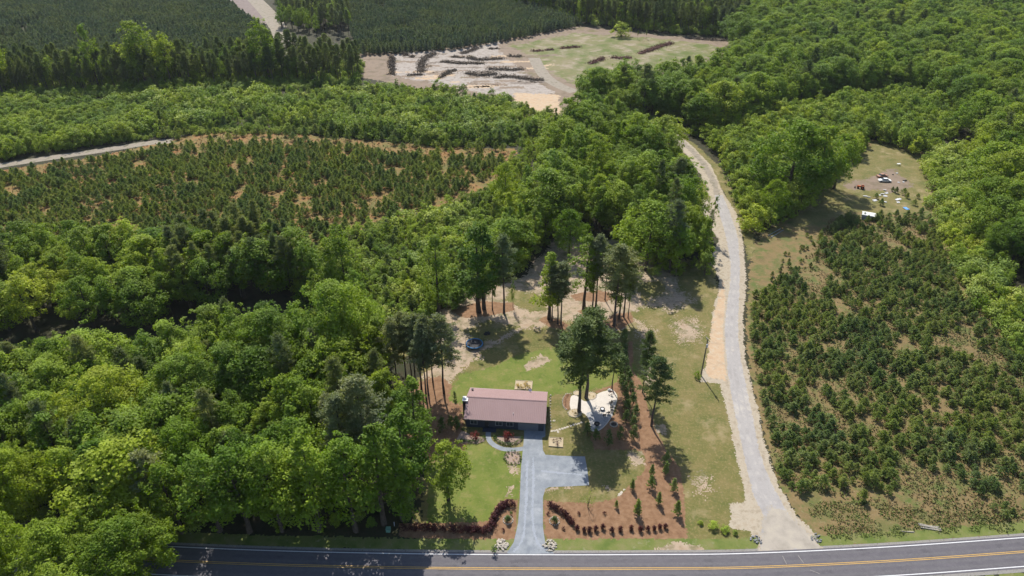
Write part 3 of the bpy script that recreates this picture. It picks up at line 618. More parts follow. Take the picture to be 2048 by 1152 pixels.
def spot(where, x, y):
    for k, L in ANCH.items():
        if k in where:
            px_, py_, _z = proj(x, y, 0)
            return min(L, key=lambda a: (a[0][0] - px_) ** 2 + 2.2 * (a[0][1] - py_) ** 2)[1]
    return ''
SHORT = {'in the young thicket between plantation and yard': 'in the middle thicket', 'in the vine covered growth along the right of the young pines': 'in the vine covered strip', 'along the left edge of the centre wood': 'left of the centre wood',
 'in the dark pine stand between the left wood and the plantation': 'in the dark pine stand before the plantation', 'in the great wood at the upper right': 'in the great right wood', 'scattered in the great wood at the upper right': 'in the great right wood',
 'in the bright thicket right of the narrow lane': 'in the thicket right of the lane', 'in the thicket beyond the plantation': 'beyond the left plantation', 'in the wood behind the power line cut': 'behind the power line cut', 'among the broadleaf trees left of the house': 'in the wood left of the house'}
def lab(*w):
    t = ' '.join(q for q in w if q).split(); assert len(t) <= 18, t
    return ' '.join(t[:16])
def size_word(h, a, b, words=('small', '', 'tall')): return words[0] if h < a else (words[2] if h > b else words[1])
SHORT['among the young thicket in the middle'] = 'in the middle thicket'
placed = {'broad': [], 'pine': [], 'yp': [], 'bush': []}   # (x, y, h, variant, colour class, region text, region group, widen)
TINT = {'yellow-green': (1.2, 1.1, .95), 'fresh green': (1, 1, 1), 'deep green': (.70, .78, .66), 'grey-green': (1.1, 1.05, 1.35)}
def fill(kind, ppoly, sp, hr, seed, where, zc=None, tints=(.25, .5, .25), variants=None, keep=None, wide=1.0, clear=None):
    h0 = sum(hr) / 2; P = poly(ppoly, zc if zc is not None else 0)
    rs = random.Random(seed)
    for x, y in sample(P, sp, seed, keep):
        if not ok_xy(x, y, 9.5 if kind in ('broad', 'pine') else 4.8): continue
        h = rs.uniform(*hr) * (.72 + .5 * float(fbm(np.array([x / 14]), np.array([y / 14]), seed + 3, 3)[0]) if kind != 'yp' else 1); u = rs.random()
        tn = 'yellow-green' if u < tints[0] else ('fresh green' if u < tints[0] + tints[1] else 'deep green')
        placed[kind].append([x, y, h, rs.choice(variants) if variants else None, tn, where, wide * rs.uniform(.9, 1.12)])
thin = lambda sc, th, seed: (lambda X, Y, rs: fbm(X / sc, Y / sc, seed, 2) > th)
# 1 wood left of the house
W1 = [(-160, 830), (0, 800), (200, 775), (300, 755), (450, 715), (600, 695), (740, 690), (775, 730), (790, 800), (815, 860), (842, 930), (835, 1000), (830, 1062), (600, 1072), (420, 1070), (300, 1060), (100, 1045), (-160, 1020)]
fill('broad', W1, 6.4, (14, 20), 11, 'in the wood left of the house', tints=(.2, .55, .25), variants=[0, 1, 2, 0, 4, 6, 6, 3], wide=1.2)
fill('pine', W1, 17, (18, 22), 12, 'among the broadleaf trees left of the house')
fill('broad', [(-160, 1180), (0, 1185), (200, 1195), (330, 1205), (400, 1230), (300, 1300), (-160, 1290)], 7, (16, 20), 13, 'beside the road in the near left corner', variants=[0, 1, 6])
# 2 wood across the power line cut
W2 = [(-120, 680), (0, 672), (250, 668), (400, 640), (470, 615), (520, 600), (590, 600), (640, 580), (600, 540), (480, 525), (300, 545), (200, 535), (80, 530), (-120, 560)]
fill('broad', W2, 7.6, (15, 20), 14, 'in the wood behind the power line cut', tints=(.35, .5, .15), variants=[0, 1, 2, 6, 3], wide=1.25)
fill('pine', [(320, 620), (400, 520), (480, 510), (600, 530), (600, 590), (470, 600), (400, 620)], 5.4, (18, 22), 15, 'in the dark pine stand between the left wood and the plantation')
fill('pine', [(-120, 640), (-20, 560), (60, 560), (60, 620), (0, 660)], 6.5, (18, 22), 16, 'at the left edge beside the plantation')
# 3 young mixed growth in the middle
W3 = [(560, 560), (640, 500), (760, 452), (860, 425), (960, 400), (1020, 355), (1060, 400), (1050, 500), (1040, 545), (980, 560), (930, 610), (860, 640), (800, 665), (700, 650), (620, 620)]
fill('bush', W3, 3.5, (3.6, 7), 17, 'in the young thicket between plantation and yard', tints=(.45, .4, .15), variants=[0, 1, 2, 3, 0, 3, 'v1'], wide=1.05)
fill('yp', W3, 7, (4, 6), 18, 'among the young thicket in the middle')
fill('broad', [(640, 640), (660, 600), (720, 590), (760, 640), (720, 690)], 7, (15, 18), 19, 'standing above the thicket left of the yard', tints=(.5, .5, 0), variants=[2, 3, 7])
# 4 wood in the centre, between yard, lane and clearing
W4 = [(1050, 545), (1075, 500), (1130, 470), (1230, 478), (1290, 535), (1350, 548), (1410, 535), (1412, 490), (1390, 440), (1366, 400), (1350, 360), (1318, 322), (1285, 295), (1225, 268), (1160, 262), (1100, 310), (1110, 380), (1060, 420), (1010, 470), (1010, 530)]
fill('broad', W4, 7.0, (15, 23), 21, 'in the wood left of the narrow lane', tints=(.4, .42, .18), variants=[2, 3, 1, 5, 6, 1, 4, 2], wide=1.18)
fill('pine', [(1350, 540), (1300, 500), (1240, 440), (1180, 460), (1330, 400), (1400, 470), (1410, 530)], 20, (20, 23), 22, 'in the wood left of the narrow lane')
fill('bush', [(1040, 560), (1010, 480), (1040, 400), (1100, 300), (1050, 300), (1010, 350), (990, 480), (1000, 560)], 4.2, (4, 8), 23, 'along the left edge of the centre wood', tints=(.3, .4, .3))
# 5 growth beyond the left plantation
B5 = [(-60, 334), (20, 320), (100, 306), (200, 292), (262, 282), (260, 235), (200, 215), (-60, 222)]
fill('bush', B5, 3.9, (6.5, 9), 24, 'in the dense thicket left beyond the plantation', tints=(.45, .45, .1), variants=[0, 1, 4, 3], wide=1.15)
B6 = [(255, 268), (420, 262), (470, 250), (620, 262), (760, 280), (900, 292), (1060, 285), (1130, 270), (1120, 245), (1060, 225), (1000, 205), (860, 185), (700, 185), (480, 195), (200, 210)]
fill('bush', B6, 4.7, (4, 9), 25, 'in the thicket beyond the plantation', tints=(.4, .4, .2), variants=[0, 1, 2, 3, 2, 'v0', 'v1', 0], wide=1.05)
fill('yp', B6, 7.5, (4, 6.5), 26, 'among the thicket beyond the plantation')
# 6 tree row in the upper left
fill('pine', [(-40, 205), (0, 195), (300, 180), (500, 172), (720, 168), (722, 130), (600, 140), (480, 138), (300, 148), (-40, 160)], 5.8, (15, 24), 27, 'in the tall row at the upper left',
     keep=lambda X, Y, rs: fbm(X / 18, Y / 18, 3, 2) > .30)
fill('broad', [(-40, 198), (0, 190), (300, 178), (560, 168), (640, 165), (630, 145), (480, 145), (300, 155), (-40, 170)], 9, (16, 20), 28, 'in the tall row at the upper left', tints=(.4, .6, 0), variants=[1, 2, 3],
     keep=lambda X, Y, rs: fbm(X / 22, Y / 22, 9, 2) > .42)
fill('broad', [(560, 60), (640, 70), (700, 60), (680, 10), (600, -20), (560, 0)], 9, (13, 18), 29, 'in the far copse beside the dirt track', variants=[1, 2, 3])
fill('pine', [(560, 40), (700, 80), (700, 10), (600, -40), (545, -20)], 9, (17, 21), 30, 'in the far copse beside the dirt track')
# 7 far plantations (one mass each)
far_pts = []
for ps, sd_ in (([(-60, 150), (300, 132), (470, 118), (545, 75), (500, 45), (460, 12), (400, -45), (-60, -45)], 31), ([(722, 112), (900, 102), (1000, 86), (1165, 52), (1060, 20), (1000, -45), (690, -45), (700, 60)], 32)):
    for x, y in sample(poly(ps), 3.5, sd_, thin(30, .22, 5)): far_pts.append((x, y, rnd.uniform(5.5, 8.5), rnd.randrange(3)))
# 8 wood on the far side of the clearing
W8 = [(1010, 10), (1165, 48), (1230, 55), (1330, 66), (1455, 74), (1500, 60), (1520, -10), (1520, -50), (1000, -50)]
fill('pine', W8, 7.4, (20, 24), 33, 'in the dark wood behind the clearing')
fill('broad', W8, 11, (17, 21), 34, 'in the dark wood behind the clearing', tints=(.15, .35, .5), variants=[2, 3, 1])
# 9 the great wood on the right
W9 = [(1150, 258), (1180, 205), (1240, 192), (1380, 182), (1450, 155), (1478, 112), (1462, 78), (1520, 40), (1540, -40), (2300, -40), (2300, 700), (2140, 700), (2060, 590), (2000, 530), (1965, 480), (1960, 420), (1965, 350), (1960, 300), (1930, 250), (1880, 208), (1840, 188), (1700, 200), (1600, 215), (1510, 235), (1440, 262), (1390, 268), (1330, 250), (1250, 240)]
fill('broad', W9, 8.6, (15, 23), 35, 'in the great wood at the upper right', tints=(.3, .5, .2), variants=[0, 1, 2, 6, 8, 3, 1, 6], wide=1.25)
fill('pine', W9, 34, (20, 24), 36, 'scattered in the great wood at the upper right')
# 10 thicket right of the lane
W10 = [(1405, 262), (1450, 268), (1520, 240), (1610, 222), (1720, 205), (1840, 195), (1880, 215), (1925, 260), (1880, 300), (1830, 318), (1790, 292), (1745, 282), (1725, 300), (1690, 325), (1660, 362), (1630, 388), (1605, 420), (1555, 450), (1515, 468), (1500, 458), (1478, 420), (1460, 375), (1440, 330)]
fill('bush', W10, 4.4, (6.5, 11), 37, 'in the bright thicket right of the narrow lane', tints=(.5, .42, .08), variants=[0, 1, 3, 0, 4, 2], wide=1.15)
W11 = [(1850, 322), (1905, 305), (1950, 320), (1955, 420), (1962, 490), (2010, 560), (2080, 650), (2150, 720), (2140, 800), (2045, 720), (1972, 640), (1916, 560), (1888, 480), (1872, 430), (1866, 380), (1852, 350)]
fill('bush', W11, 4.4, (5, 8), 38, 'in the vine covered growth along the right of the young pines', tints=(.4, .4, .2), variants=[0, 1, 4, 'v0', 'v1', 'v2', 'v0', 'v2'])
# 11 plantations
def rowkeep(th, sc, seed):
    return lambda X, Y, rs: (fbm(X / sc, Y / sc, seed, 3) > th) & (rs.rand(len(X)) > .06)
PR = [(1508, 590), (1540, 570), (1600, 540), (1640, 470), (1660, 438), (1740, 440), (1830, 440), (1870, 470), (1905, 560), (1965, 640), (2050, 730), (2200, 860), (2220, 1040), (1960, 1045), (1850, 1030), (1750, 1010), (1620, 985), (1575, 985), (1555, 940), (1535, 850), (1512, 760), (1502, 680)]
def keepR(X, Y, rs):
    n = .55 * fbm(X / 9, Y / 9, 77, 3) + .45 * vnoise((X + Y * .15) / 4.2, Y / 26, 5); pxy = [proj(x, y, 0)[:2] for x, y in zip(X, Y)]
    th = np.array([.36 + (.22 if (p[1] > 900 and p[0] > 1650) else 0) * min(1, (p[1] - 900) / 100 if p[1] > 900 else 0) + (.12 if p[0] < 1640 and p[1] < 600 else 0) for p in pxy]) if len(X) else 0
    return (n > th) & (rs.rand(len(X)) > .05)
fill('yp', PR, 2.2, (1.3, 3.3), 40, 'in the plantation right of the lane', keep=keepR, wide=1.1)
fill('yp', [(1520, 560), (1600, 480), (1650, 450), (1640, 520), (1560, 580)], 3.6, (1.0, 2.0), 41, 'small and scattered beside the lane bend')
fill('yp', [(1680, 438), (1860, 428), (1900, 520), (1840, 450), (1700, 445)], 4.2, (2.2, 3.4), 42, 'in the plantation right of the lane')
PL = [(-60, 362), (200, 322), (420, 286), (560, 288), (700, 296), (880, 315), (1010, 322), (1005, 345), (930, 385), (840, 418), (700, 460), (620, 490), (520, 525), (420, 540), (-60, 545)]
fill('yp', PL, 2.65, (2.2, 4.3), 43, 'in the large plantation at the left', keep=rowkeep(.37, 5, 55), wide=1.0)
fill('yp', [(250, 275), (600, 262), (1000, 300), (1040, 340), (700, 285), (420, 282)], 7, (3, 5), 44, 'in the large plantation at the left')

# hand placed trees: (kind, base px, top px y, variant, tint, width, label)
HAND = []
def T(kind, bx, by, ty, v, tint, wide, label): HAND.append((kind, (bx, by), ty, v, tint, wide, label))
# the mixed-in trees inside the yard
T('broad', 878, 632, 470, 3, 'yellow-green', 1.0, 'tall open leafy tree with a bare lower trunk at the left of the sandy yard')
T('broad', 958, 624, 450, 3, 'deep green', 1.35, 'tall dense green tree in the mulched clump behind the trampoline')
T('broad', 968, 618, 440, 7, 'fresh green', 1.2, 'slender tall tree directly behind the dense green tree of the mulched clump')
T('broad', 985, 620, 520, 7, 'deep green', .6, 'short narrow tree in the middle of the mulched clump')
T('pine', 1008, 626, 470, 3, 'fresh green', 1.2, 'dark pine at the right end of the mulched clump')
T('broad', 1026, 616, 560, 7, 'deep green', .5, 'small slim tree right of the dark thin pine')
T('broad', 1098, 638, 505, 5, 'yellow-green', 1.25, 'light green tree in the small oval mulch ring')
T('pine', 1104, 642, 530, 1, 'grey-green', 1.2, 'thin pine beside the light green tree in the small oval mulch ring')
T('pine', 1115, 648, 532, 3, 'grey-green', 1.25, 'thin pine at the front of the small oval mulch ring')
T('pine', 1122, 650, 526, 4, 'grey-green', 1.25, 'thin pine at the right end of the small oval mulch ring')
T('broad', 1168, 620, 468, 7, 'yellow-green', 1.1, 'pale green slender tree between the two back pine groups')
T('pine', 1184, 622, 480, 1, 'grey-green', 1.1, 'tall grey-green pine on a short mulch ring behind the twin pines')
T('pine', 1191, 618, 470, 3, 'grey-green', 1.1, 'tall grey-green pine just right of another on the same ring')
T('pine', 1210, 600, 490, 4, 'grey-green', .8, 'pale slim pine at the back of the sandy yard')
T('pine', 1228, 652, 490, 0, 'grey-green', 1.35, 'large pine with a thick dark trunk in the right mulch ring')
T('broad', 1238, 638, 500, 2, 'deep green', .75, 'dark green leafy tree inside the right mulch ring')
T('pine', 1247, 634, 500, 2, 'grey-green', 1.2, 'pine at the back of the right mulch ring')
T('pine', 1256, 636, 530, 4, 'fresh green', .8, 'slim pine at the right end of the right mulch ring')
T('broad', 1138, 512, 420, 6, 'fresh green', .8, 'leafy tree with a curved trunk at the back edge of the sandy yard')
T('broad', 1292, 540, 405, 6, 'fresh green', 1.15, 'wide spreading leafy tree at the right back of the sandy yard')
T('broad', 1350, 552, 450, 1, 'fresh green', .9, 'rounded leafy tree at the yard edge near the lane')
T('pine', 1338, 545, 400, 2, 'grey-green', .9, 'grey-green pine rising at the yard edge near the lane')
T('bush', 1408, 552, 500, 0, 'yellow-green', .8, 'light green young tree beside the lane at the yard corner')
T('broad', 1420, 478, 392, 7, 'deep green', .6, 'thin ragged tree leaning at the edge of the sandy lane')
# twin pines and neighbours
T('pine', 1158, 823, 640, 0, 'deep green', 1.75, 'giant pine with the left trunk of the pair by the patio')
T('pine', 1172, 795, 622, 2, 'deep green', 1.75, 'giant pine with the right trunk of the pair by the patio')
T('pine', 1224, 778, 690, 2, 'deep green', 1.1, 'medium pine right of the giant pair above the patio tip')
T('pine', 1285, 785, 662, 3, 'deep green', 1.0, 'slim pine standing alone on the path of pine straw')
T('pine', 1303, 852, 716, 2, 'deep green', 1.15, 'bushy pine in front of the slim pine on the pine straw')
# pines left of the house
for i, (bx, by, ty, v, wd, lb) in enumerate([(888, 787, 632, 2, 1.25, 'full crowned pine nearest the back lawn left of the house'), (853, 800, 645, 0, 1.1, 'pine with a dark trunk in front of the pine row left of the house'),
        (857, 790, 630, 3, 1.0, 'pine second from the back lawn in the row left of the house'), (843, 780, 628, 1, 1.0, 'pine in the middle of the row left of the house'),
        (832, 772, 632, 4, 1.0, 'thin trunked pine left of the row middle'), (824, 762, 628, 3, 1.0, 'thin pine at the back of the row beside the sandy edge'),
        (812, 756, 626, 0, 1.05, 'pine where the row meets the wood'), (795, 770, 640, 2, 1.1, 'broad pine at the wood edge above the pine straw'), (866, 765, 640, 4, .8, 'weak thin pine behind the row left of the house')]):
    T('pine', bx, by, ty, v, 'grey-green', wd, lb)
T('broad', 835, 903, 752, 4, 'fresh green', 1.15, 'bright conical tree at the wood edge left of the house')
T('broad', 768, 1048, 850, 4, 'yellow-green', 1.15, 'bright conical tree at the wood edge nearest the red hedge')
T('broad', 806, 1040, 872, 5, 'fresh green', 1.1, 'conical tree right of the bright one at the wood edge')
T('broad', 690, 850, 738, 1, 'fresh green', .85, 'lone round tree in the gap of the left wood')
T('broad', 640, 1062, 868, 4, 'fresh green', 1.1, 'conical green tree in the middle of the wood front by the road')
T('broad', 897, 1000, 888, 1, 'yellow-green', 1.25, 'small leafy tree casting its shadow on the front lawn')
T('pine', 735, 935, 755, 2, 'grey-green', 1.3, 'dark grey-green pine standing left of the house at the wood edge')
T('pine', 700, 960, 790, 0, 'grey-green', 1.3, 'dark pine in front of the grey-green pine at the wood edge')
T('pine', 675, 925, 790, 1, 'grey-green', 1.2, 'dark pine left in the group at the wood edge')
T('broad', 285, 1058, 958, 6, 'yellow-green', 1.5, 'wide bright tree overhanging the road at the lower left')
T('broad', 195, 1068, 990, 0, 'fresh green', 1.3, 'wide green tree beside the road at the lower left edge')
T('pine', 240, 1030, 935, 2, 'grey-green', 1.3, 'grey-green pine behind the wide bright tree at the lower left')
for bx, by, ty, v, ti, wd, lb in [(395, 850, 715, 8, 'fresh green', 1.15, 'huge billowing crown at the top of the left wood'), (250, 890, 745, 8, 'yellow-green', 1.05, 'huge bright crown left of the billowing one in the left wood'),
        (120, 905, 790, 8, 'fresh green', 1.0, 'huge crown with a forked dark trunk near the left border'), (560, 780, 625, 8, 'yellow-green', .95, 'huge pale crown beside the power line cut'), (690, 745, 570, 8, 'fresh green', .9, 'huge crown at the back corner of the left wood'),
        (395, 990, 850, 8, 'deep green', .85, 'huge dark crown in the middle of the left wood'), (60, 1040, 905, 8, 'yellow-green', .9, 'large crown at the left border above the road'), (125, 785, 682, 6, 'deep green', 1.0, 'low dark tree in the power line cut at the left'), (20, 800, 722, 6, 'fresh green', .9, 'low tree at the left border in the power line cut')]:
    T('broad', bx, by, ty, v, ti, wd, lb)
for bx, by, ty, v, ti, wd, lb in [(440, 1062, 905, 2, 'deep green', 1.2, 'dark tree in the front row by the road right of the overhanging one'), (500, 1064, 900, 1, 'deep green', 1.1, 'dark rounded tree in the front row of the left wood'), (565, 1062, 888, 2, 'fresh green', 1.1, 'green tree in the middle of the front row by the road'),
        (712, 1062, 880, 2, 'deep green', 1.1, 'dark tree left of the bright conical one by the road'), (815, 985, 820, 3, 'deep green', 1.2, 'dark oval tree in the shade above the conical pair'), (365, 1066, 930, 1, 'deep green', 1.0, 'dark tree behind the overhanging one at the lower left')]:
    T('broad', bx, by, ty, v, ti, wd, lb)
for bx, ty, wd, ti, lb in [(285, 1046, 1.05, 'yellow-green', 'huge tree across the road at the bottom, rightmost of the corner group'), (150, 1052, 1.0, 'fresh green', 'huge tree across the road at the bottom, middle of the corner group'), (20, 1050, 1.0, 'fresh green', 'huge tree across the road at the bottom left corner')]:
    T('broad', bx, 1172, ty, 8, ti, wd, lb)
T('pine', 330, 1040, 905, 2, 'grey-green', 1.3, 'second grey-green pine above the overhanging tree at the lower left')
# tall trees in the thicket right of the lane
T('broad', 1622, 402, 252, 0, 'deep green', 1.25, 'huge dark oak at the edge of the junk clearing')
T('broad', 1572, 398, 245, 6, 'deep green', 1.25, 'huge dark oak left of the other at the junk clearing')
T('broad', 1668, 378, 268, 1, 'fresh green', 1.0, 'tall round tree behind the tractor')
T('broad', 1540, 440, 360, 6, 'fresh green', .8, 'round tree in the thicket near the lane bend')
# the upper-left landmarks
T('broad', 292, 168, 42, 1, 'yellow-green', 1.15, 'largest broadleaf tree of the tall row at the upper left')
T('broad', 345, 172, 66, 2, 'yellow-green', 1.0, 'bright tree just right of the largest one in the tall row')
T('broad', 540, 165, 36, 2, 'yellow-green', 1.0, 'bright tree beside the dirt track at the right of the tall row')
T('broad', 200, 178, 48, 3, 'fresh green', 1.0, 'green tree left of the largest one in the tall row')
T('broad', 8, 195, 55, 1, 'yellow-green', .9, 'bright tree at the left border of the picture in the tall row')
T('bush', 1242, 74, 44, 1, 'yellow-green', 1.6, 'lone bright green bush at the far edge of the clearing')
T('pine', 1275, 79, 60, 3, 'fresh green', .7, 'small dark pine right of the lone bright bush')
T('pine', 1292, 78, 58, 3, 'fresh green', .7, 'smaller dark pine at the right of its twin in the clearing')
# taller ones in the middle thicket and centre wood
T('broad', 905, 480, 335, 6, 'yellow-green', .9, 'bright round tree at the corner of the left plantation') if False else None
T('broad', 1010, 430, 325, 1, 'yellow-green', .9, 'bright rounded tree at the right corner of the left plantation')
T('broad', 1110, 300, 215, 4, 'deep green', .6, 'dark narrow tree in front of the sand pit')
T('broad', 695, 595, 455, 2, 'yellow-green', 1.15, 'tall fan shaped light tree in the middle thicket')

KEEPOUT = [(at(q[1][0], q[1][1]), 6.5 if (q[0] == 'broad' and q[3] == 8) else 3.0) for q in HAND if q and q[0] != 'bush']
def near_hand(x, y):
    for (hx, hy), r in KEEPOUT:
        if (hx - x) ** 2 + (hy - y) ** 2 < r * r: return True
    return False
def tree(kind, x, y, h, v, tint, wide, label, group, rz):
    lib = BROAD if kind == 'broad' else PINE
    cm, tm, H0, cr = lib[v]
    nm, cat = ('broadleaf_tree', 'broadleaf tree') if kind == 'broad' else ('pine_tree', 'pine tree')
    s = h / H0
    e = thing(nm, (x, y, 0), label, cat, group, rz, (s * wide * rnd.uniform(.82, 1.12), s * wide * rnd.uniform(.82, 1.12), s))
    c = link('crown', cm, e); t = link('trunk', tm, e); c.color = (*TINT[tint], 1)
    return e, c, t
PROTO = {}
def single(name, cat, me, x, y, h, href, tint, wide, label, group, rz):
    s = h / href; o = tag(link(name, me, None, (x, y, 0), rz, (s * wide * rnd.uniform(.8, 1.1), s * wide * rnd.uniform(.8, 1.1), s)), label, cat, group); o.color = (*TINT[tint], 1); return o
for kind, bpx, ty, v, tint, wide, label in [q for q in HAND if q]:
    x, y = at(*bpx); h = tall(bpx, ty)
    if kind == 'bush':
        single('young_tree', 'young tree', BU[v], x, y, h, 6, tint, wide, label, None, rnd.uniform(0, 6)); continue
    e, c, t = tree(kind, x, y, h, v, tint, wide, label, None, rnd.uniform(0, 6.28))
    PROTO.setdefault((kind, v), (c, t))
nhand = {k: sum(1 for q in HAND if q and q[0] == k) for k in ('broad', 'pine', 'bush')}
def split(kind, limit):
    L = [p for p in placed[kind] if not (kind in ('broad', 'pine') and near_hand(p[0], p[1]))]
    vis = [p for p in L if onscreen(p[0], p[1], p[2])]; off = [p for p in L if not onscreen(p[0], p[1], p[2])]
    vis.sort(key=lambda p: -p[2] / proj(p[0], p[1], p[2] / 2)[2])
    if len(vis) + len(off) <= 0: return [], []
    return vis[:limit], vis[limit:] + off
masses = []
def scatter_stuff(name, pts, objs, label, cat, tint=None):
    """pts: (x, y, scale_xy, scale_z, index); objs: list of lists of prototype objects (crown, trunk)"""
    me = bpy.data.meshes.new(name); n = len(pts)
    if n == 0: return
    A = np.array([(p[0], p[1], 0) for p in pts], np.float32); me.vertices.add(n); me.vertices.foreach_set('co', A.ravel())
    a = me.attributes.new('vs', 'FLOAT_VECTOR', 'POINT'); a.data.foreach_set('vector', np.array([(p[2], p[2], p[3]) for p in pts], np.float32).ravel())
    rs = np.random.RandomState(n); rot = np.zeros((n, 3), np.float32); rot[:, 2] = rs.uniform(0, 6.28, n)
    a = me.attributes.new('vr', 'FLOAT_VECTOR', 'POINT'); a.data.foreach_set('vector', rot.ravel())
    a = me.attributes.new('vi', 'INT', 'POINT'); a.data.foreach_set('value', np.array([p[4] for p in pts], np.int32))
    o = link(name, me); tag(o, label, cat, None, 'stuff')
    if tint: o.color = (*tint, 1)
    g = bpy.data.node_groups.new(name + '_scatter', 'GeometryNodeTree')
    g.interface.new_socket('Geometry', in_out='INPUT', socket_type='NodeSocketGeometry'); g.interface.new_socket('Geometry', in_out='OUTPUT', socket_type='NodeSocketGeometry')
    N = g.nodes; Lk = g.links; gi = N.new('NodeGroupInput'); go = N.new('NodeGroupOutput'); jo = N.new('GeometryNodeJoinGeometry')
    def attr(nm, ty):
        q = N.new('GeometryNodeInputNamedAttribute'); q.data_type = ty; q.inputs[0].default_value = nm
        return [s for s in q.outputs if s.enabled and s.name == 'Attribute'][0]
    vs, vr, vi = attr('vs', 'FLOAT_VECTOR'), attr('vr', 'FLOAT_VECTOR'), attr('vi', 'INT')
    for k, lst in enumerate(objs):
        cmp = N.new('FunctionNodeCompare'); cmp.data_type = 'INT'; cmp.operation = 'EQUAL'
        ii = [s for s in cmp.inputs if s.type == 'INT']; Lk.new(vi, ii[0]); ii[1].default_value = k
        for ob in lst:
            oi = N.new('GeometryNodeObjectInfo'); oi.inputs['Object'].default_value = ob; oi.transform_space = 'ORIGINAL'; oi.inputs['As Instance'].default_value = True
            ip = N.new('GeometryNodeInstanceOnPoints'); Lk.new(gi.outputs[0], ip.inputs['Points']); Lk.new(cmp.outputs[0], ip.inputs['Selection'])
            Lk.new(oi.outputs['Geometry'], ip.inputs['Instance']); Lk.new(vr, ip.inputs['Rotation']); Lk.new(vs, ip.inputs['Scale'])
            Lk.new(ip.outputs[0], jo.inputs[0])
    Lk.new(jo.outputs[0], go.inputs[0])
    md = o.modifiers.new('scatter', 'NODES'); md.node_group = g
    return o
# broadleaf and pine trees
for kind, lib, cap in (('broad', BROAD, 300), ('pine', PINE, 300)):
    ind, rest = split(kind, cap - nhand[kind])
    rr = random.Random(3)
    for p in ind:
        v = p[3] if p[3] is not None else rr.randrange(len(lib))
        sh = SHORT.get(p[5], p[5]); sp_ = spot(p[5], p[0], p[1])
        if kind == 'broad': label = lab(size_word(p[2], 17, 19.5, ('low', '', 'tall')), p[4], SHAPE[v], 'tree', sh + (',' if sp_ else ''), sp_)
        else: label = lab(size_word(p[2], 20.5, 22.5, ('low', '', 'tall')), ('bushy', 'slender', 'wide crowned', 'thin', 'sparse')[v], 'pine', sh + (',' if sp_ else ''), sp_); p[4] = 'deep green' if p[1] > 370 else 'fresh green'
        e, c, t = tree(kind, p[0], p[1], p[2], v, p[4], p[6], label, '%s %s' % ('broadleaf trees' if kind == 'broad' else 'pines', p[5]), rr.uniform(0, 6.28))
        PROTO.setdefault((kind, v), (c, t))
    pts = []; keys = sorted(k for k in PROTO if k[0] == kind)
    for p in rest:
        v = p[3] if (p[3] is not None and (kind, p[3]) in PROTO) else rr.choice(keys)[1]
        s = p[2] / lib[v][2]; pts.append((p[0], p[1], s * p[6], s, keys.index((kind, v))))
    if pts: scatter_stuff('distant_broadleaf_wood' if kind == 'broad' else 'distant_pine_wood', pts, [PROTO[k] for k in keys],
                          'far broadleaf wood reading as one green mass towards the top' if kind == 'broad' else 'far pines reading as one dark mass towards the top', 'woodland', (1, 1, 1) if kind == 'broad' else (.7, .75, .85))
    print(kind, len(ind), len(rest), [k[1] for k in keys])
# young pines
ind, rest = split('yp', 300); rr = random.Random(5); yp_obj = {}
for p in ind:
    v = rr.randrange(4); sp_ = spot(p[5], p[0], p[1]); lb = lab(size_word(p[2], 2.4, 3.0, ('small', 'medium', 'large')), ('round', 'bushy', 'broad', 'narrow')[v], 'young pine', SHORT.get(p[5], p[5]) + (',' if sp_ else ''), sp_)
    o = single('young_pine', 'young pine', YP[v], p[0], p[1], p[2], 3.5, 'fresh green', p[6], lb, 'young pines ' + p[5], rr.uniform(0, 6.28)); yp_obj.setdefault(v, o)
for nm, test, lb in (('young_pine_plantation', lambda p: 'right of the lane' in p[5] or 'lane bend' in p[5], 'the remaining young pines of the plantation right of the lane'),
                     ('left_pine_plantation', lambda p: not ('right of the lane' in p[5] or 'lane bend' in p[5]), 'large plantation of young dark pines at the left beyond the woods')):
    pts = [(p[0], p[1], p[2] / 3.5 * p[6] , p[2] / 3.5, rr.randrange(4)) for p in rest if test(p)]
    scatter_stuff(nm, pts, [(yp_obj[k],) for k in range(4)], lb, 'pine plantation')
print('yp', len(ind), len(rest))
# thickets
ind, rest = split('bush', 300 - nhand['bush']); rr = random.Random(6); bo = {}
def bush_var(p):
    v = p[3] if p[3] is not None else rr.randrange(5)
    return (VI[int(v[1])], 4.0, 5 + int(v[1])) if isinstance(v, str) else (BU[v], 6.0, v)
for p in ind:
    me, hr, k = bush_var(p)
    if k >= 5: nm, cat, lb = 'vine_covered_shrub', 'shrub', lab(('pale', 'small pale', 'wide pale')[k - 5], 'vine covered shrub', SHORT.get(p[5], p[5]) + ',', spot(p[5], p[0], p[1])); p[2] *= .75
    else: nm, cat = 'young_tree', 'young tree'; sp_ = spot(p[5], p[0], p[1]); sh = SHORT.get(p[5], p[5]); lb = lab(size_word(p[2], 6, 7.8, ('low', '', 'tall')), p[4], ('oval', 'rounded', 'slim pointed', 'pointed', 'wide')[k], 'young tree', sh + (',' if sp_ else ''), sp_)
    o = single(nm, cat, me, p[0], p[1], p[2], hr, p[4], p[6], lb, ('young trees ' if k < 5 else 'shrubs ') + p[5], rr.uniform(0, 6.28)); bo.setdefault(k, o)
keys = sorted(bo); pts = []
for p in rest:
    me, hr, k = bush_var(p)
    if k not in bo: k = 0; hr = 6.
    s = p[2] / hr; pts.append((p[0], p[1], s * p[6], s, keys.index(k)))
scatter_stuff('distant_thicket', pts, [(bo[k],) for k in keys], 'dense young green growth beyond the left plantation', 'thicket')
print('bush', len(ind), len(rest), keys)
und = []
def under(ppoly, sp, hr, seed):
    rs = random.Random(seed)
    for x, y in sample(poly(ppoly), sp, seed):
        if ok_xy(x, y): s = rs.uniform(*hr) / 6; und.append((x, y, s * 1.25, s, rs.randrange(len(keys))))
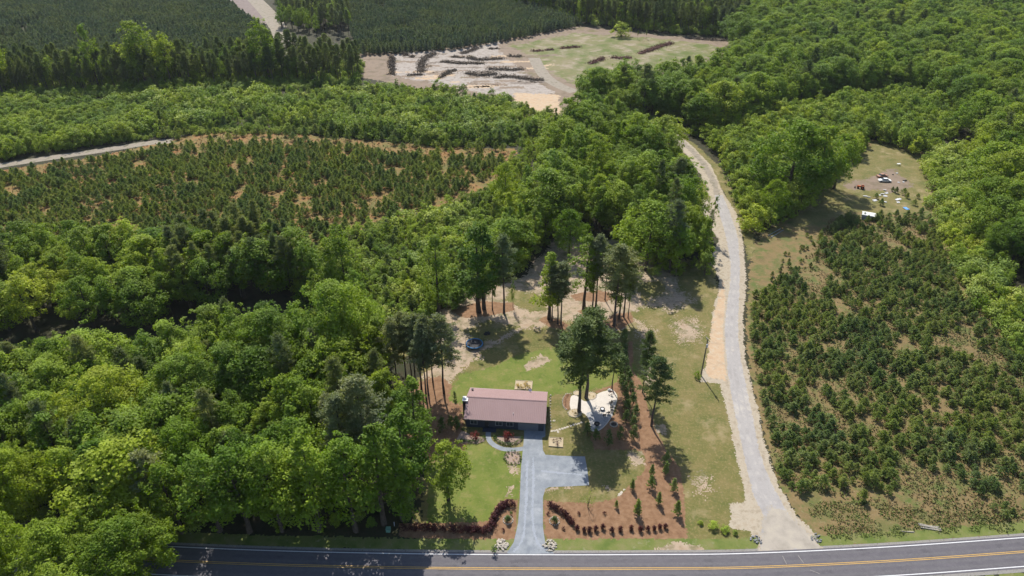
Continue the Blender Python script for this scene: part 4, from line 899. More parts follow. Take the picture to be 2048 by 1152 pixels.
under([(-80, 215), (0, 208), (300, 192), (500, 182), (722, 178), (722, 128), (600, 136), (480, 134), (300, 144), (-40, 158)], 3.6, (3, 6.5), 81)
under([(-60, 330), (60, 306), (220, 288), (420, 268), (620, 268), (900, 296), (1060, 292), (1140, 270), (1120, 250), (900, 270), (600, 250), (420, 255), (250, 265), (100, 285), (-60, 300)], 2.6, (1.5, 4.0), 88)
under(W8, 4.6, (4, 8), 82)
under([(-120, 760), (0, 750), (200, 730), (420, 700), (600, 670), (800, 655), (850, 660), (790, 690), (600, 700), (450, 720), (300, 765), (0, 810), (-120, 820)], 2.6, (1.5, 3.5), 83)
under([(-120, 770), (0, 760), (250, 735), (430, 700), (600, 665), (760, 650), (700, 640), (600, 640), (500, 650), (400, 660), (250, 680), (-120, 700)], 3.0, (2, 4.5), 84)
under(W1, 5.5, (2, 5), 85)
under([(1412, 530), (1350, 556), (1290, 545), (1240, 480), (1130, 470), (1075, 505), (1050, 550), (1010, 540), (1010, 470), (1110, 380), (1250, 330), (1330, 290), (1390, 380), (1412, 450)], 4.6, (2, 5), 86)
under([(1150, 262), (1260, 245), (1330, 255), (1390, 272), (1440, 266), (1510, 240), (1600, 220), (1840, 190), (1880, 210), (1930, 255), (1965, 350), (1970, 480), (2060, 590), (2200, 590), (2100, 300), (1900, 150), (1500, 170), (1200, 215)], 6, (3, 7), 87)
scatter_stuff('undergrowth', und, [(bo[k],) for k in keys], 'low leafy undergrowth filling the floor of the woods', 'undergrowth')
# far plantation: a few front trees are things, the rest one mass
far_pts = [p for p in far_pts if proj(p[0], p[1], 5)[1] > -60]
far_pts.sort(key=lambda p: p[1]); fo = []
for k in range(3):
    p = far_pts[k * 3]; s = p[2] / 3.5
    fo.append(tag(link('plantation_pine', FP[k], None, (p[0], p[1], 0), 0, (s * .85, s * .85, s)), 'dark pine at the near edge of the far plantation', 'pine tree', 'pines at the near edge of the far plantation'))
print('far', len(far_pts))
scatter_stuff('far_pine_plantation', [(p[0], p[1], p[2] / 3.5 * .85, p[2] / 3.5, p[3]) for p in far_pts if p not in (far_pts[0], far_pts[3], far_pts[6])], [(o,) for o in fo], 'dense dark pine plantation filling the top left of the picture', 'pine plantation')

# rough grass tufts
def tufts(name, P, sp, seed, size, m, label, keep=None):
    pts = np.array([(x, y) for x, y in sample(P, sp, seed, keep) if proj(x, y, 0)[1] < 1200]); rs = np.random.RandomState(seed)
    C = np.repeat(pts, 5, 0); n = len(C); C = np.concatenate([C + rs.normal(size=(n, 2)) * size * .5, rs.uniform(.05, size * .8, (n, 1))], 1)
    V, F = quads(C, rand_dirs(rs, n) + np.array((0, 0, .4)), size, rs, .6)
    o = link(name, npmesh(name, V, F, [m])); tag(o, label, 'grass', None, 'stuff')
tufts('dry_field_weeds', fieldR, 1.0, 61, .4, M['brown_grass'], 'tufts of brown and green weeds between the young pines', lambda X, Y, rs: (fbm(X / 4, Y / 4, 8, 3) > .42) & inside(X, Y, poly(PR)))
tufts('green_field_weeds', fieldR, 1.1, 63, .5, M['verge'], 'green grassy weeds among the young pines at the right', lambda X, Y, rs: (fbm(X / 7, Y / 7, 28, 3) > .47) & inside(X, Y, poly(PR)))
tufts('verge_weeds', poly([(1600, 1010), (1700, 1000), (1850, 1020), (2100, 1030), (2100, 1062), (1850, 1068), (1660, 1080)]), .55, 65, .38, M['verge'], 'rough weeds between the young pines and the road verge', lambda X, Y, rs: fbm(X / 3, Y / 3, 31, 3) > .40)
tufts('left_field_weeds', fieldL, 2.0, 62, .6, M['rust_grass'], 'rusty dry grass between the rows of the left plantation', lambda X, Y, rs: fbm(X / 6, Y / 6, 8, 3) > .45)
# ------------------------------------------------------------------ the house
HZ = -0.085
def hb(name, b, m, parent): return b.build(name, m, parent)
house = thing('house', (-1.3, 125.6, 0), 'long low house with a brown metal gable roof at the end of the driveway', 'house', rz=HZ)
b = MB(); Wx, Wy, Wh = 9.25, 5.05, 2.75
b.box((0, -Wy, Wh / 2), (2 * Wx, .22, Wh)).box((0, Wy, Wh / 2), (2 * Wx, .22, Wh))
for s in (-1, 1):
    x = s * (Wx - .11)
    b.add([(x - .11, -Wy + .11, 0), (x - .11, Wy - .11, 0), (x - .11, Wy - .11, Wh), (x - .11, 0, 4.62), (x - .11, -Wy + .11, Wh), (x + .11, -Wy + .11, 0), (x + .11, Wy - .11, 0), (x + .11, Wy - .11, Wh), (x + .11, 0, 4.62), (x + .11, -Wy + .11, Wh)],
          [(0, 1, 2, 3, 4), (9, 8, 7, 6, 5), (0, 5, 6, 1), (1, 6, 7, 2), (2, 7, 8, 3), (3, 8, 9, 4), (4, 9, 5, 0)])
hb('wall', b, M['siding'], house)
# roof: two slopes of ribbed metal with thickness
ex, ey, ez, rz_ = 9.75, 5.65, 2.92, 4.95
b = MB()
for s in (-1, 1):
    n = 44; vs = []
    for i in range(n * 4 + 1):
        x = -ex + 2 * ex * i / (n * 4); r = .035 if i % 4 == 2 else 0.0
        vs += [(x, s * ey, ez + r), (x, 0, rz_ + r)]
    k = n * 4
    fs = [((2 * i, 2 * i + 2, 2 * i + 3, 2 * i + 1) if s < 0 else (2 * i, 2 * i + 1, 2 * i + 3, 2 * i + 2)) for i in range(k)]
    b.add(vs, fs)
    b.add([(-ex, s * ey, ez - .12), (ex, s * ey, ez - .12), (ex, 0, rz_ - .12), (-ex, 0, rz_ - .12), (-ex, s * ey, ez - .002), (ex, s * ey, ez - .002), (ex, 0, rz_ - .002), (-ex, 0, rz_ - .002)], [(0, 3, 2, 1), (0, 1, 5, 4), (1, 2, 6, 5), (3, 0, 4, 7)])
rf = hb('roof', b, M['roof'], house)
b = MB(); b.add([(-ex - .03, -.22, rz_ - .02), (ex + .03, -.22, rz_ - .02), (ex + .03, 0, rz_ + .1), (-ex - .03, 0, rz_ + .1), (-ex - .03, .22, rz_ - .02), (ex + .03, .22, rz_ - .02)], [(0, 1, 2, 3), (3, 2, 5, 4), (0, 3, 4), (1, 5, 2)]); hb('ridge_cap', b, M['roof'], rf)
b = MB(); b.tube([(1.9, -3.7, 3.5), (1.9, -3.7, 3.95)], .07, 8); hb('vent_pipe', b, M['white'], rf)
b = MB(); b.tube([(-8.9, 4.1, 3.4), (-8.9, 4.1, 3.85)], .2, 8).box((-8.9, 4.1, 3.88), (.55, .55, .08)); hb('roof_vent', b, M['dark'], rf)
b = MB()
b.tube([(5.4, 5.35, 3.0), (5.4, 5.45, 3.5)], .03, 6); rs = 12
vs = [(5.4, 5.35, 3.55)]; 
for j in range(14):
    a = 6.2832 * j / 14; vs.append((5.4 + .42 * math.cos(a), 5.2 + .34 * math.sin(a) * .6, 3.65 + .42 * math.sin(a) * .75))
b.add(vs, [(0, 1 + j, 1 + (j + 1) % 14) for j in range(14)]); hb('satellite_dish', b, M['white'], house)
for s in (-1, 1):
    b = MB(); b.box((0, s * (ey + .06), ez - .06), (2 * ex, .11, .13)); hb('gutter', b, M['roof'] if s > 0 else M['dark'], house)
def window(x, w_, h_, z, y=-Wy, sgn=-1):
    f = MB(); yy = y + sgn * .135
    for dx, dz, a, c in ((0, h_ / 2, w_ + .16, .08), (0, -h_ / 2, w_ + .16, .08), (-w_ / 2, 0, .08, h_ - .09), (w_ / 2, 0, .08, h_ - .09), (0, 0, .05, h_ - .09)): f.box((x + dx, yy, z + dz), (a, .06, c))
    fr = hb('window', f, M['trim'], house); p = MB(); p.box((x, yy + .01, z), (w_ - .09, .03, h_ - .09)); hb('pane', p, M['glass'], fr)
for x in (-7.4, -1.4, 1.2): window(x, 1.6, 1.2, 1.65)
for x in (-6, -2, 2, 6): window(x, 1.2, 1.1, 1.7, Wy, 1)
b = MB(); b.box((-4.3, -Wy - .135, 1.03), (.95, .05, 2.06)); d = hb('door', b, M['dark'], house); b = MB(); b.blob((-3.92, -Wy - .2, 1.0), (.04, .04, .04)); hb('handle', b, M['steel'], d)
b = MB(); b.box((5.6, -Wy - .13, 1.1), (4.8, .05, 2.2))
for z in (.55, 1.1, 1.65): b.box((5.6, -Wy - .17, z), (4.7, .03, .04))
hb('garage_door', b, M['garage'], house)
b = MB(); b.box((-9.98, -.6, 2.35), (1.15, 1.5, 4.7)); ch = hb('chimney', b, M['brick'], house)
b = MB(); b.box((-9.98, -.6, 4.78), (1.35, 1.7, .14)).box((-9.98, -.6, 4.95), (.6, .7, .2)); hb('chimney_cap', b, M['white'], ch)
b = MB(); b.box((-3.6, -Wy - .85, .08), (3.2, 1.3, .16)); hb('front_step', b, M['siding'], house)
# ------------------------------------------------------------------ garden
def gat(x, y): return at(*c1(x, y))
sheetP = lambda name, ps, k, m, **kw: sheet(name, poly(C1(ps)), Z(k), M[m], **kw)
# patio
slab = MB(); PO = smoothpoly(poly(C1([(868, 215), (900, 206), (958, 240), (1030, 192), (1075, 178), (1103, 168), (1130, 195), (1136, 228), (1118, 285), (1100, 335), (1068, 378), (1040, 402), (1010, 412), (982, 402), (975, 350), (955, 318), (925, 300), (868, 282)])), 5)
slab.prism(PO, -.05, .07); po = slab.build('patio', M['patio']); po['kind'] = 'structure'
st = MB(); st.prism(smoothpoly(poly(C1([(958, 312), (985, 300), (1040, 312), (1108, 315), (1088, 345), (1062, 378), (1038, 396), (1010, 405), (988, 396), (980, 350)])), 5), .0, .078); st.build('stamped_paving', M['stamped'], po)
def ringbed(cx, cy, rx, ry, m, z=5):
    c = gat(cx, cy); P = [at(*c1(cx + rx * math.cos(a * .2618), cy + ry * math.sin(a * .2618))) for a in range(24)]
    o = MB().prism(P, -.02, .10).build('planting_bed', M[m]); o['kind'] = 'structure'; return P
sid = [0]
STM = [MB().blob((0, 0, .06), (.20, .15, .13), 50 + i, 7, 4, jit=.2).mesh('stone', M['stone']) for i in range(4)]
def stones(pts, label, group, name='edging_stone', sc=1.0):
    for x, y in pts:
        sid[0] += 1; q = rnd.uniform(.8, 1.2) * sc
        tag(link(name, STM[sid[0] % 4], None, (x, y, .02), rnd.uniform(0, 3), (q, q, q)), label, 'stone', group)
def along(P, d, close=False):
    out = []; acc = 0; Q = P + [P[0]] if close else P
    for i in range(len(Q) - 1):
        a, c = np.array(Q[i]), np.array(Q[i + 1]); L = np.linalg.norm(c - a)
        while acc < L: out.append(tuple(a + (c - a) * acc / L)); acc += d
        acc -= L
    return out
P = ringbed(893, 307, 40, 24, 'bedsand'); stones(along(P, .5, True)[4:], 'pale stone edging the gold gravel bed at the left trunk', 'stones edging the gravel bed at the left trunk')
P = ringbed(985, 208, 30, 22, 'bedsand'); stones(along(P, .5, True), 'pale stone edging the bed around the right trunk', 'stones edging the bed around the right trunk')
P = ringbed(905, 192, 22, 13, 'bedsand'); stones(along(P, .5, True), 'pale stone edging the small oval bed above the patio', 'stones edging the small oval bed above the patio')
P = poly(C1([(868, 205), (862, 250), (862, 285), (848, 290), (826, 268), (823, 230), (838, 200), (862, 192)])); o = MB().prism(P, -.02, .09).build('planting_bed', M['mulch']); o['kind'] = 'structure'
stones(along(smoothline(poly(C1([(870, 195), (840, 198), (823, 228), (824, 265), (848, 292)])), 6), .5), 'pale stone edging the crescent bed at the left of the patio', 'stones edging the crescent bed left of the patio')
stones(along(poly(C1([(752, 205), (750, 280), (752, 345), (755, 395)])), 1.05), 'pale stone in the row beside the right end wall of the house', 'stones beside the right end of the house', sc=1.2)
# stepping stones
sm = MB().prism([(math.cos(a) * .36, math.sin(a) * .30) for a in [i * .7854 for i in range(8)]], -.01, .05).mesh('stepping_stone', M['stone'])
for x, y in [(760, 410), (775, 408), (790, 405), (805, 400), (820, 396), (835, 391), (850, 386), (868, 380), (884, 374), (900, 370), (915, 366), (930, 360), (795, 415), (772, 350)]:
    q = gat(x, y); tag(link('stepping_stone', sm, None, (q[0], q[1], 0.02), rnd.uniform(0, 3)), 'pale stepping stone of the curved path between driveway and patio', 'stepping stone', 'stepping stones from driveway to patio')
# raised square beds
def sqbed(P, label):
    P = poly(C1(P)); cx = sum(p[0] for p in P) / 4; cy = sum(p[1] for p in P) / 4
    e = thing('garden_bed', (cx, cy, 0), label, 'garden bed'); Q = [(x - cx, y - cy) for x, y in P]
    MB().prism(Q, 0, .16).build('gravel', M['bedsand'], e)
    b = MB()
    for i in range(4):
        a, c = Vector(Q[i]), Vector(Q[(i + 1) % 4]); m = (a + c) / 2; d = c - a; b.box((m.x, m.y, .12), (d.length + (.12 if i % 2 else -.12), .12, .26), math.atan2(d.y, d.x))
    b.build('border', M['pole'] if False else M['bedsand'], e); return cx, cy
sq1 = sqbed([(545, 172), (643, 172), (648, 125), (552, 120)], 'square gold gravel bed on the lawn behind the house')
sq2 = sqbed([(742, 498), (822, 505), (824, 452), (744, 448)], 'square gold gravel bed beside the driveway in front of the stepping stones')
# pebble beds by the front wall
sheetP('pebble_bed', [(212, 455), (240, 405), (275, 420), (300, 440), (370, 445), (372, 468), (330, 482), (235, 480)], 6, 'pinkbed')
sheetP('pebble_bed', [(430, 440), (590, 440), (588, 468), (560, 486), (500, 490), (450, 478)], 6, 'pinkbed')
sheetP('pebble_bed', [(482, 560), (500, 530), (570, 525), (584, 560), (575, 600), (510, 600)], 10, 'pinkbed')
sheetP('stone_edged_strip', [(1180, 740), (1192, 742), (1145, 785), (1136, 780)], 7, 'stone', cell=.25, rag=.25, rscale=.8, seed=71)
for ps, sd_ in (([(505, 610), (545, 605), (560, 640), (530, 660), (515, 640)], 72), ([(505, 740), (530, 735), (528, 775), (510, 775)], 73), ([(1055, 720), (1090, 715), (1095, 745), (1070, 750)], 74), ([(1200, 535), (1270, 530), (1290, 600), (1240, 615), (1215, 580)], 75), ([(720, 740), (860, 730), (870, 738), (730, 760)], 76),
                 ([(600, 30), (700, -30), (760, 0), (690, 40), (620, 60)], 77), ([(1280, 60), (1320, 30), (1360, 110), (1330, 150), (1300, 140)], 78), ([(1350, 380), (1400, 370), (1430, 400), (1400, 430), (1370, 420)], 79)):
    sheet('bare_soil_patch', poly(C1(ps)), Z(5.5), M['sand'], .25, 1.1, 1.3, sd_)
def shrub_mesh(name, seed, h, cr, leaf, nl=10, size=.16, dens=260, lr=.4, prof='round'): return bush_mesh(name, seed, h, cr, leaf, nl, size, dens, lr, prof)
BX = [shrub_mesh('boxwood', 400 + i, .7, .42, M['boxleaf'], 8, .13, 260, .3) for i in range(3)]
RH = [shrub_mesh('red_hedge_shrub', 410 + i, 1.5, .75, M['redleaf'], 14, .2, 170, .42) for i in range(4)]
MP = [shrub_mesh('red_maple', 420 + i, 2.0, 1.15, M['mapleleaf'], 18, .2, 170, .5) for i in range(2)]
CN = [shrub_mesh('columnar_evergreen', 430 + i, 4.0, .85, M['conifer'], 34, .22, 150, .5, 'cone') for i in range(3)]
SC = [young_pine_mesh('small_conifer', 440 + i, 3.5, cr, M['needle_young'], 10) for i, cr in enumerate((.8, 1.0))]
RD2 = bush_mesh('red_hedge_shrub', 415, 1.5, .6, M['redleaf'], 26, .16, 420, .34, 'oval')
GD = shrub_mesh('gold_plant', 450, .6, .35, M['goldleaf'], 6, .12, 300, .22)
DK = shrub_mesh('dark_plant', 451, .6, .35, M['redleaf'], 6, .12, 300, .22)
DW = bush_mesh('sparse_tree', 452, 5, 1.7, M['leaf_bush'], 22, .17, 22, .7, 'oval')
def plant(name, cat, me, x, y, h, href, label, group=None, wide=1.0):
    q = gat(x, y); s = h / href; return tag(link(name, me, None, (q[0], q[1], 0), rnd.uniform(0, 6.28), (s * wide, s * wide, s)), label, cat, group)
for px_, py_ in [(240, 462), (253, 466), (266, 469), (279, 471), (292, 471), (305, 471), (320, 470), (335, 468), (350, 463), (362, 455), (370, 444)]:
    plant('boxwood', 'shrub', BX[int(px_) % 3], px_, py_ + 4, .75, .7, 'small green boxwood edging the pebble bed left of the front walk', 'boxwoods edging the left pebble bed')
for px_, py_ in [(430, 442), (436, 454), (446, 464), (457, 472), (469, 478), (481, 482), (494, 485), (507, 487), (520, 487), (533, 486), (546, 482), (558, 476), (569, 468), (579, 459), (586, 449)]:
    plant('boxwood', 'shrub', BX[int(px_) % 3], px_, py_ + 4, .75, .7, 'small green boxwood in the curved edge between front walk and garage', 'boxwoods in the curved edge by the garage')
for k in range(15):
    a = k * .419; plant('boxwood', 'shrub', BX[k % 3], 533 + 48 * math.cos(a), 566 + 36 * math.sin(a), .65, .7, 'small green boxwood in the ring around the island bed by the driveway', 'boxwoods around the island bed')
plant('red_maple', 'shrub', MP[0], 318, 452, 2.1, 2.0, 'dark red maple shrub in the pebble bed left of the front walk')
plant('red_maple', 'shrub', MP[1], 508, 455, 2.3, 2.0, 'red maple shrub in the pebble bed between front walk and garage')
plant('green_shrub', 'shrub', BX[0], 245, 408, 1.0, .7, 'green shrub at the left corner of the front pebble bed')
for x, y in [(505, 560), (530, 548), (555, 565), (540, 580)]: plant('flowering_plant', 'plant', GD if x > 530 else BX[1], x, y, .5, .65, 'small plant inside the island bed by the driveway', 'plants in the island bed')
for x, y in [(562, 150), (566, 160), (582, 160), (595, 168), (605, 150), (618, 158), (630, 165), (612, 140)]: plant('gold_plant', 'plant', GD, x, y, .9, .6, 'golden plant in the square bed on the back lawn', 'golden plants in the back square bed')
for x, y in [(768, 470), (787, 468), (790, 485), (792, 497), (805, 462)]: plant('brown_plant', 'plant', DK, x, y, .8, .6, 'brownish plant in the square bed beside the driveway', 'brownish plants in the side square bed')
for x, y in [(846, 215), (838, 232), (837, 248), (838, 264), (855, 208)]: plant('bed_shrub', 'shrub', DK, x, y, .5, .6, 'small dark shrub in the crescent bed left of the patio', 'shrubs in the crescent bed')
for x, y in [(880, 300), (893, 310), (908, 316), (975, 205), (1000, 212)]: plant('bed_plant', 'plant', GD, x, y, .4, .6, 'tiny golden plant in a stone edged bed beside the big trunks', 'golden plants by the big trunks')
# columnar evergreens
k = 0
for lst, lb, gp in (([(1160, 145), (1150, 110), (1168, 165), (1178, 200), (1187, 265), (1190, 305), (1185, 360), (1163, 75), (1166, 40)], 'narrow evergreen in the inner row right of the patio', 'inner evergreen row right of the patio'),
                   ([(1195, 100), (1203, 140), (1212, 190), (1225, 265), (1238, 335), (1226, 395), (1230, 452), (1185, 55), (1180, 10), (1178, -30), (1176, -70), (1174, -105)], 'narrow evergreen in the outer row beside the straw path', 'outer evergreen row beside the straw path'),
                   ([(1154, 455), (1083, 488), (1012, 465), (962, 440)], 'dark narrow evergreen in the short row below the patio', 'evergreens below the patio'),
                   ([(128, 410), (180, 395), (212, 395), (200, 225)], 'dark evergreen shrub at the left end of the house', 'evergreens left of the house')):
    for x, y in lst:
        k += 1; plant('columnar_evergreen', 'evergreen shrub', CN[k % 3], x, y, rnd.uniform(3.8, 4.8) * (.6 if y == 225 else 1), 4.0, lb, gp)
# young conifers in the pine straw
for i, (x, y, ty, lb) in enumerate([(1333, 665, 605, 'young conifer in the upper left of the pine straw group'), (1328, 735, 668, 'young conifer just below the upper left one in the pine straw'), (1222, 745, 690, 'young conifer at the left curve of the pine straw bed'),
        (1415, 600, 530, 'young conifer at the top right of the pine straw beside dark foliage'), (1413, 658, 590, 'young conifer second from the top at the right of the pine straw'), (1457, 752, 685, 'young conifer beside the lawn edge at the right of the pine straw'),
        (1372, 828, 765, 'young conifer in the middle right of the pine straw'), (1478, 888, 815, 'young conifer at the lower right corner of the pine straw'), (1250, 892, 810, 'fullest young conifer above the red hedge'), (1130, 848, 810, 'tiny conifer standing alone above the red hedge')]):
    h = tall(c1(x, y), c1(0, ty)[1]); plant('young_conifer', 'young conifer', SC[i % 2], x, y, h, 3.5, lb, None, .85)
plant('sparse_young_tree', 'young tree', DW, 967, 850, 4.6, 5, 'sparse thin young tree between the right lawn and the red hedge')
HR = [(745, 838), (757, 846), (770, 853), (782, 860), (797, 868), (812, 880), (826, 888), (840, 898), (850, 908), (862, 925), (870, 938), (880, 948), (905, 978), (945, 988), (975, 990), (1012, 982), (1052, 972), (1105, 990), (1153, 985), (1215, 978), (1268, 985), (1312, 980), (1348, 978), (1380, 970), (1412, 968)]
for i, (x, y) in enumerate(HR): plant('red_hedge_shrub', 'shrub', RH[(i * 3 + 1) % 4] if i < 12 else RD2, x, y, rnd.uniform(1.35, 1.6), 1.5, 'dark red shrub in the %s of the hedge right of the driveway' % ('dense slanting start' if i < 12 else 'spaced straight row'), 'red shrubs right of the driveway, ' + ('slanting start' if i < 12 else 'straight row'), .85)
HL = [(527, 838), (505, 836), (492, 840), (480, 846), (468, 852), (457, 862), (448, 874), (440, 886), (433, 898), (428, 912), (424, 926), (420, 940), (415, 954), (408, 968), (398, 980), (384, 986), (368, 988), (352, 988), (336, 988), (320, 988), (304, 988), (288, 986), (270, 984)] + [(238, 985), (192, 985), (178, 980), (134, 980), (88, 978), (60, 975), (30, 975), (5, 975), (-25, 975), (-60, 975), (-100, 975)]
for i, (x, y) in enumerate(HL): plant('red_hedge_shrub', 'shrub', RH[i % 4], x, y, rnd.uniform(1.3, 1.8), 1.5, 'dark red shrub in the %s of the hedge left of the driveway' % ('dense curved part' if i < 23 else 'loose left end'), 'red shrubs left of the driveway, ' + ('curved part' if i < 23 else 'loose end'), 1.05)
for x, y, s_ in ((507, 920, 'left'), (774, 925, 'right')):
    plant('small_evergreen', 'evergreen shrub', CN[0], x, y + 12, 1.9, 4.0, 'small pointed evergreen inside the stone ring %s of the driveway' % s_, None, 1.6)
    c = gat(x, y + 4); stones([(c[0] + 1.0 * math.cos(a), c[1] + 1.0 * math.sin(a)) for a in [j * .3927 for j in range(16)]], 'pale stone of the ring around the small evergreen %s of the driveway' % s_, 'stone ring %s of the driveway' % s_, sc=.9)
for x, y, lb in ((523, 888, 'small green shrub above the stone ring left of the driveway'), (478, 984, 'low shrub below the stone ring left of the driveway'), (740, 890, 'low shrub above the stone ring right of the driveway'), (828, 975, 'low shrub right of the stone ring right of the driveway'), (913, 888, 'flat brown shrub left of the sparse young tree'), (1062, 888, 'flat brown shrub right of the sparse young tree')):
    plant('low_shrub', 'shrub', BX[0] if 'green' in lb else RH[1], x, y, .8, .7 if 'green' in lb else 1.5, lb)
# rock piles
def rocks(name, c, r, n, label, seed, m='debris', sc=.3):
    rg = random.Random(seed); b = MB()
    for i in range(n):
        q = math.sqrt(rg.random()) * r; a = rg.uniform(0, 6.28); s = rg.uniform(.5, 1.1) * sc
        b.blob((q * math.cos(a), q * math.sin(a), .1 + (1 - q / r) * r * .25), (s, s * .8, s * .65), seed * 99 + i, 6, 4)
    return tag(b.build(name, M[m], None, (c[0], c[1], 0)), label, 'rock pile')
rocks('rock_pile', gat(468, 1066), 1.35, 70, 'round heap of pale rocks left of the driveway mouth', 1, 'stone')
rocks('rock_pile', gat(746, 1070), 1.35, 75, 'round heap of pale rocks right of the driveway mouth', 2, 'stone', .26)
rocks('rock_pile', at(1512, 1080), 1.1, 30, 'grey riprap rocks at the left corner of the lane mouth', 3, 'riprap', .22)
rocks('rock_pile', at(1632, 1076), 1.1, 26, 'grey riprap rocks at the right corner of the lane mouth', 4, 'riprap', .22)
c = gat(427, 1112); e = thing('mailbox', (c[0], c[1], 0), 'leafy topped mailbox post at the road edge left of the driveway', 'mailbox')
MB().box((0, 0, .6), (.12, .12, 1.2)).build('post', M['pole'], e); MB().box((0, -.1, 1.28), (.2, .5, .24)).build('box', M['dark'], e)
f = link('vine', BX[1], e, (0, .15, .9), 0, (2.0, 2.0, 1.0))
# outdoor furniture
def chair(x, y, rz, label):
    q = gat(x, y); e = thing('patio_chair', (q[0], q[1], .075), label, 'chair', 'dark chairs on the patio', rz)
    MB().box((0, 0, .42), (.6, .58, .07)).build('seat', M['dark'], e); MB().box((0, .30, .72), (.6, .07, .6), 0, 0, 1, -.2).build('backrest', M['dark'], e)
    for s in (-1, 1):
        MB().box((s * .33, 0, .6), (.07, .6, .05)).build('armrest', M['dark'], e)
        for t in (-1, 1): MB().box((s * .3, t * .27, .29), (.05, .05, .58)).build('leg', M['dark'], e)
for x, y, r, lb in ((1098, 255, -1.2, 'dark patio chair highest at the right edge of the patio'), (1102, 282, -1.6, 'dark patio chair right of the round fire bowl'), (1085, 312, -2.4, 'dark patio chair below the round fire bowl'), (1062, 325, 3.1, 'dark patio chair at the edge of the grey paving'), (1104, 300, -2, 'dark patio chair between two others at the right patio edge')): chair(x, y, r, lb)
q = gat(1050, 288); e = thing('fire_bowl', (q[0], q[1], .07), 'round dark fire bowl on the pale part of the patio', 'fire bowl'); b = MB(); b.ring((0, 0, .38), .55, .09).tube([(0, 0, 0), (0, 0, .3)], [.32, .5], 14); b.build('bowl', M['dark'], e); MB().tube([(0, 0, .30), (0, 0, .35)], .42, 12).build('ash', M['debris'], e)
q = gat(1018, 380); e = thing('round_table', (q[0], q[1], .075), 'dark round table on the grey paving at the lower tip of the patio', 'table'); MB().tube([(0, 0, .68), (0, 0, .74)], .75, 20).build('table_top', M['dark'], e); MB().tube([(0, 0, 0), (0, 0, .68)], [.25, .06], 8).build('leg', M['dark'], e)
q = gat(1116, 373); e = thing('fire_pit', (q[0], q[1], 0), 'stone ringed fire pit in the straw right of the patio', 'fire pit'); b = MB()
for j in range(14): a = j * .4488; b.blob((.85 * math.cos(a), .85 * math.sin(a), .15), (.2, .17, .2), 600 + j, 6, 4)
b.build('stone_ring', M['stone'], e); MB().tube([(0, 0, 0), (0, 0, .08)], .62, 14).build('fire_bed', M['dark'], e)
q = gat(1090, 178); tag(MB().blob((0, 0, .3), (.42, .36, .42), 9).build('boulder', M['white'], None, (q[0], q[1], .05)), 'white boulder at the upper tip of the patio', 'boulder')
plant('weeping_shrub', 'shrub', DK, 1102, 200, 1.3, .6, 'dark wispy shrub at the upper right tip of the patio')
q = gat(1030, 108); 
# trampoline
q = at(949, 692); e = thing('trampoline', (q[0], q[1], 0), 'round trampoline with a bright blue rim on the back lawn', 'trampoline')
MB().ring((0, 0, .88), 2.28, .15, 36, 8).build('safety_pad', M['blue'], e); MB().tube([(0, 0, .84), (0, 0, .87)], 2.1, 32).build('jumping_mat', M['blacknet'], e)
for j in range(6):
    a = j * 1.0472; MB().tube([(2.35 * math.cos(a), 2.35 * math.sin(a), 0), (2.35 * math.cos(a), 2.35 * math.sin(a), .85)], .035, 6).build('leg', M['steel'], e)
    MB().tube([(2.5 * math.cos(a), 2.5 * math.sin(a), 0), (2.5 * math.cos(a), 2.5 * math.sin(a), 2.7)], .04, 6).build('net_pole', M['dark'], e)
q = at(975, 668); rocks('log_heap', q, .9, 14, 'dark heap of logs in the tree shadow beside the trampoline', 8, 'dark', .4)['category'] = 'log heap'
# utility poles and wires
def upole(x, y, h, label):
    e = thing('utility_pole', (x, y, 0), label, 'utility pole')
    MB().tube([(0, 0, -.2), (0, 0, h)], [.2, .13], 10).build('shaft', M['pole'], e); MB().box((0, .16, h - .5), (.14, .12, 2.2), 0).build('crossarm', M['pole'], e) if False else MB().box((0, .2, h - .45), (.12, 2.3, .13)).build('crossarm', M['pole'], e)
    for t in (-1, 0, 1): MB().tube([(0, t * 1.0, h - .4 + (.38 if t == 0 else 0)), (0, t * 1.0, h - .12 + (.38 if t == 0 else 0))], .07, 8).build('insulator', M['white'], e)
    MB().tube([(.0, -.42, h - 2.3), (0, -.42, h - 1.4)], .24, 12).build('transformer', M['debris'], e)
x1, y1 = at(1402, 751); upole(x1, y1, 11.9, 'wooden utility pole with a grey transformer beside the lane')
x2, y2 = at(-120, 764); upole(x2, y2, 12.5, 'second wooden utility pole in the cut through the wood')
for t in (-1, 0, 1):
    b = MB(); pts = []
    for j in range(25):
        f_ = j / 24; sag = 4 * 2.2 * f_ * (1 - f_); pts.append((x1 + (x2 - x1) * f_, y1 + (y2 - y1) * f_ + t * 1.0 * (1), 11.7 + .6 * f_ - sag + (.38 if t == 0 else 0)))
    b.tube(pts, .009, 4, cap=False); tag(b.build('power_wire', M['tyre']), ['nearest', 'middle', 'farthest'][t + 1] + ' of the three thin wires over the back lawn', 'wire', 'power wires over the lawn')
plant('pole_shrub', 'shrub', BU[1], *[(at and 0) or v for v in ((1394 - 840) * 2.88, (756 - 720) * 2.88)], 2.2, 6, 'green shrub at the foot of the utility pole', None, 1.0)
q = at(777, 1062); e = thing('utility_box', (q[0], q[1], 0), 'pale green utility box in the shade beside the left red shrubs', 'utility box'); MB().box((0, 0, .4), (.9, .8, .8), 0, 0, .94).build('cabinet', M['green_box'], e); MB().box((0, 0, .83), (.98, .88, .07)).build('lid', M['green_box'], e)
q = at(789, 1052); tag(MB().box((0, 0, .55), (.16, .16, 1.1)).blob((0, 0, 1.12), (.12, .12, .08)).build('marker_post', M['trim'], None, (q[0], q[1], 0)), 'short pale post beside the green utility box', 'post')
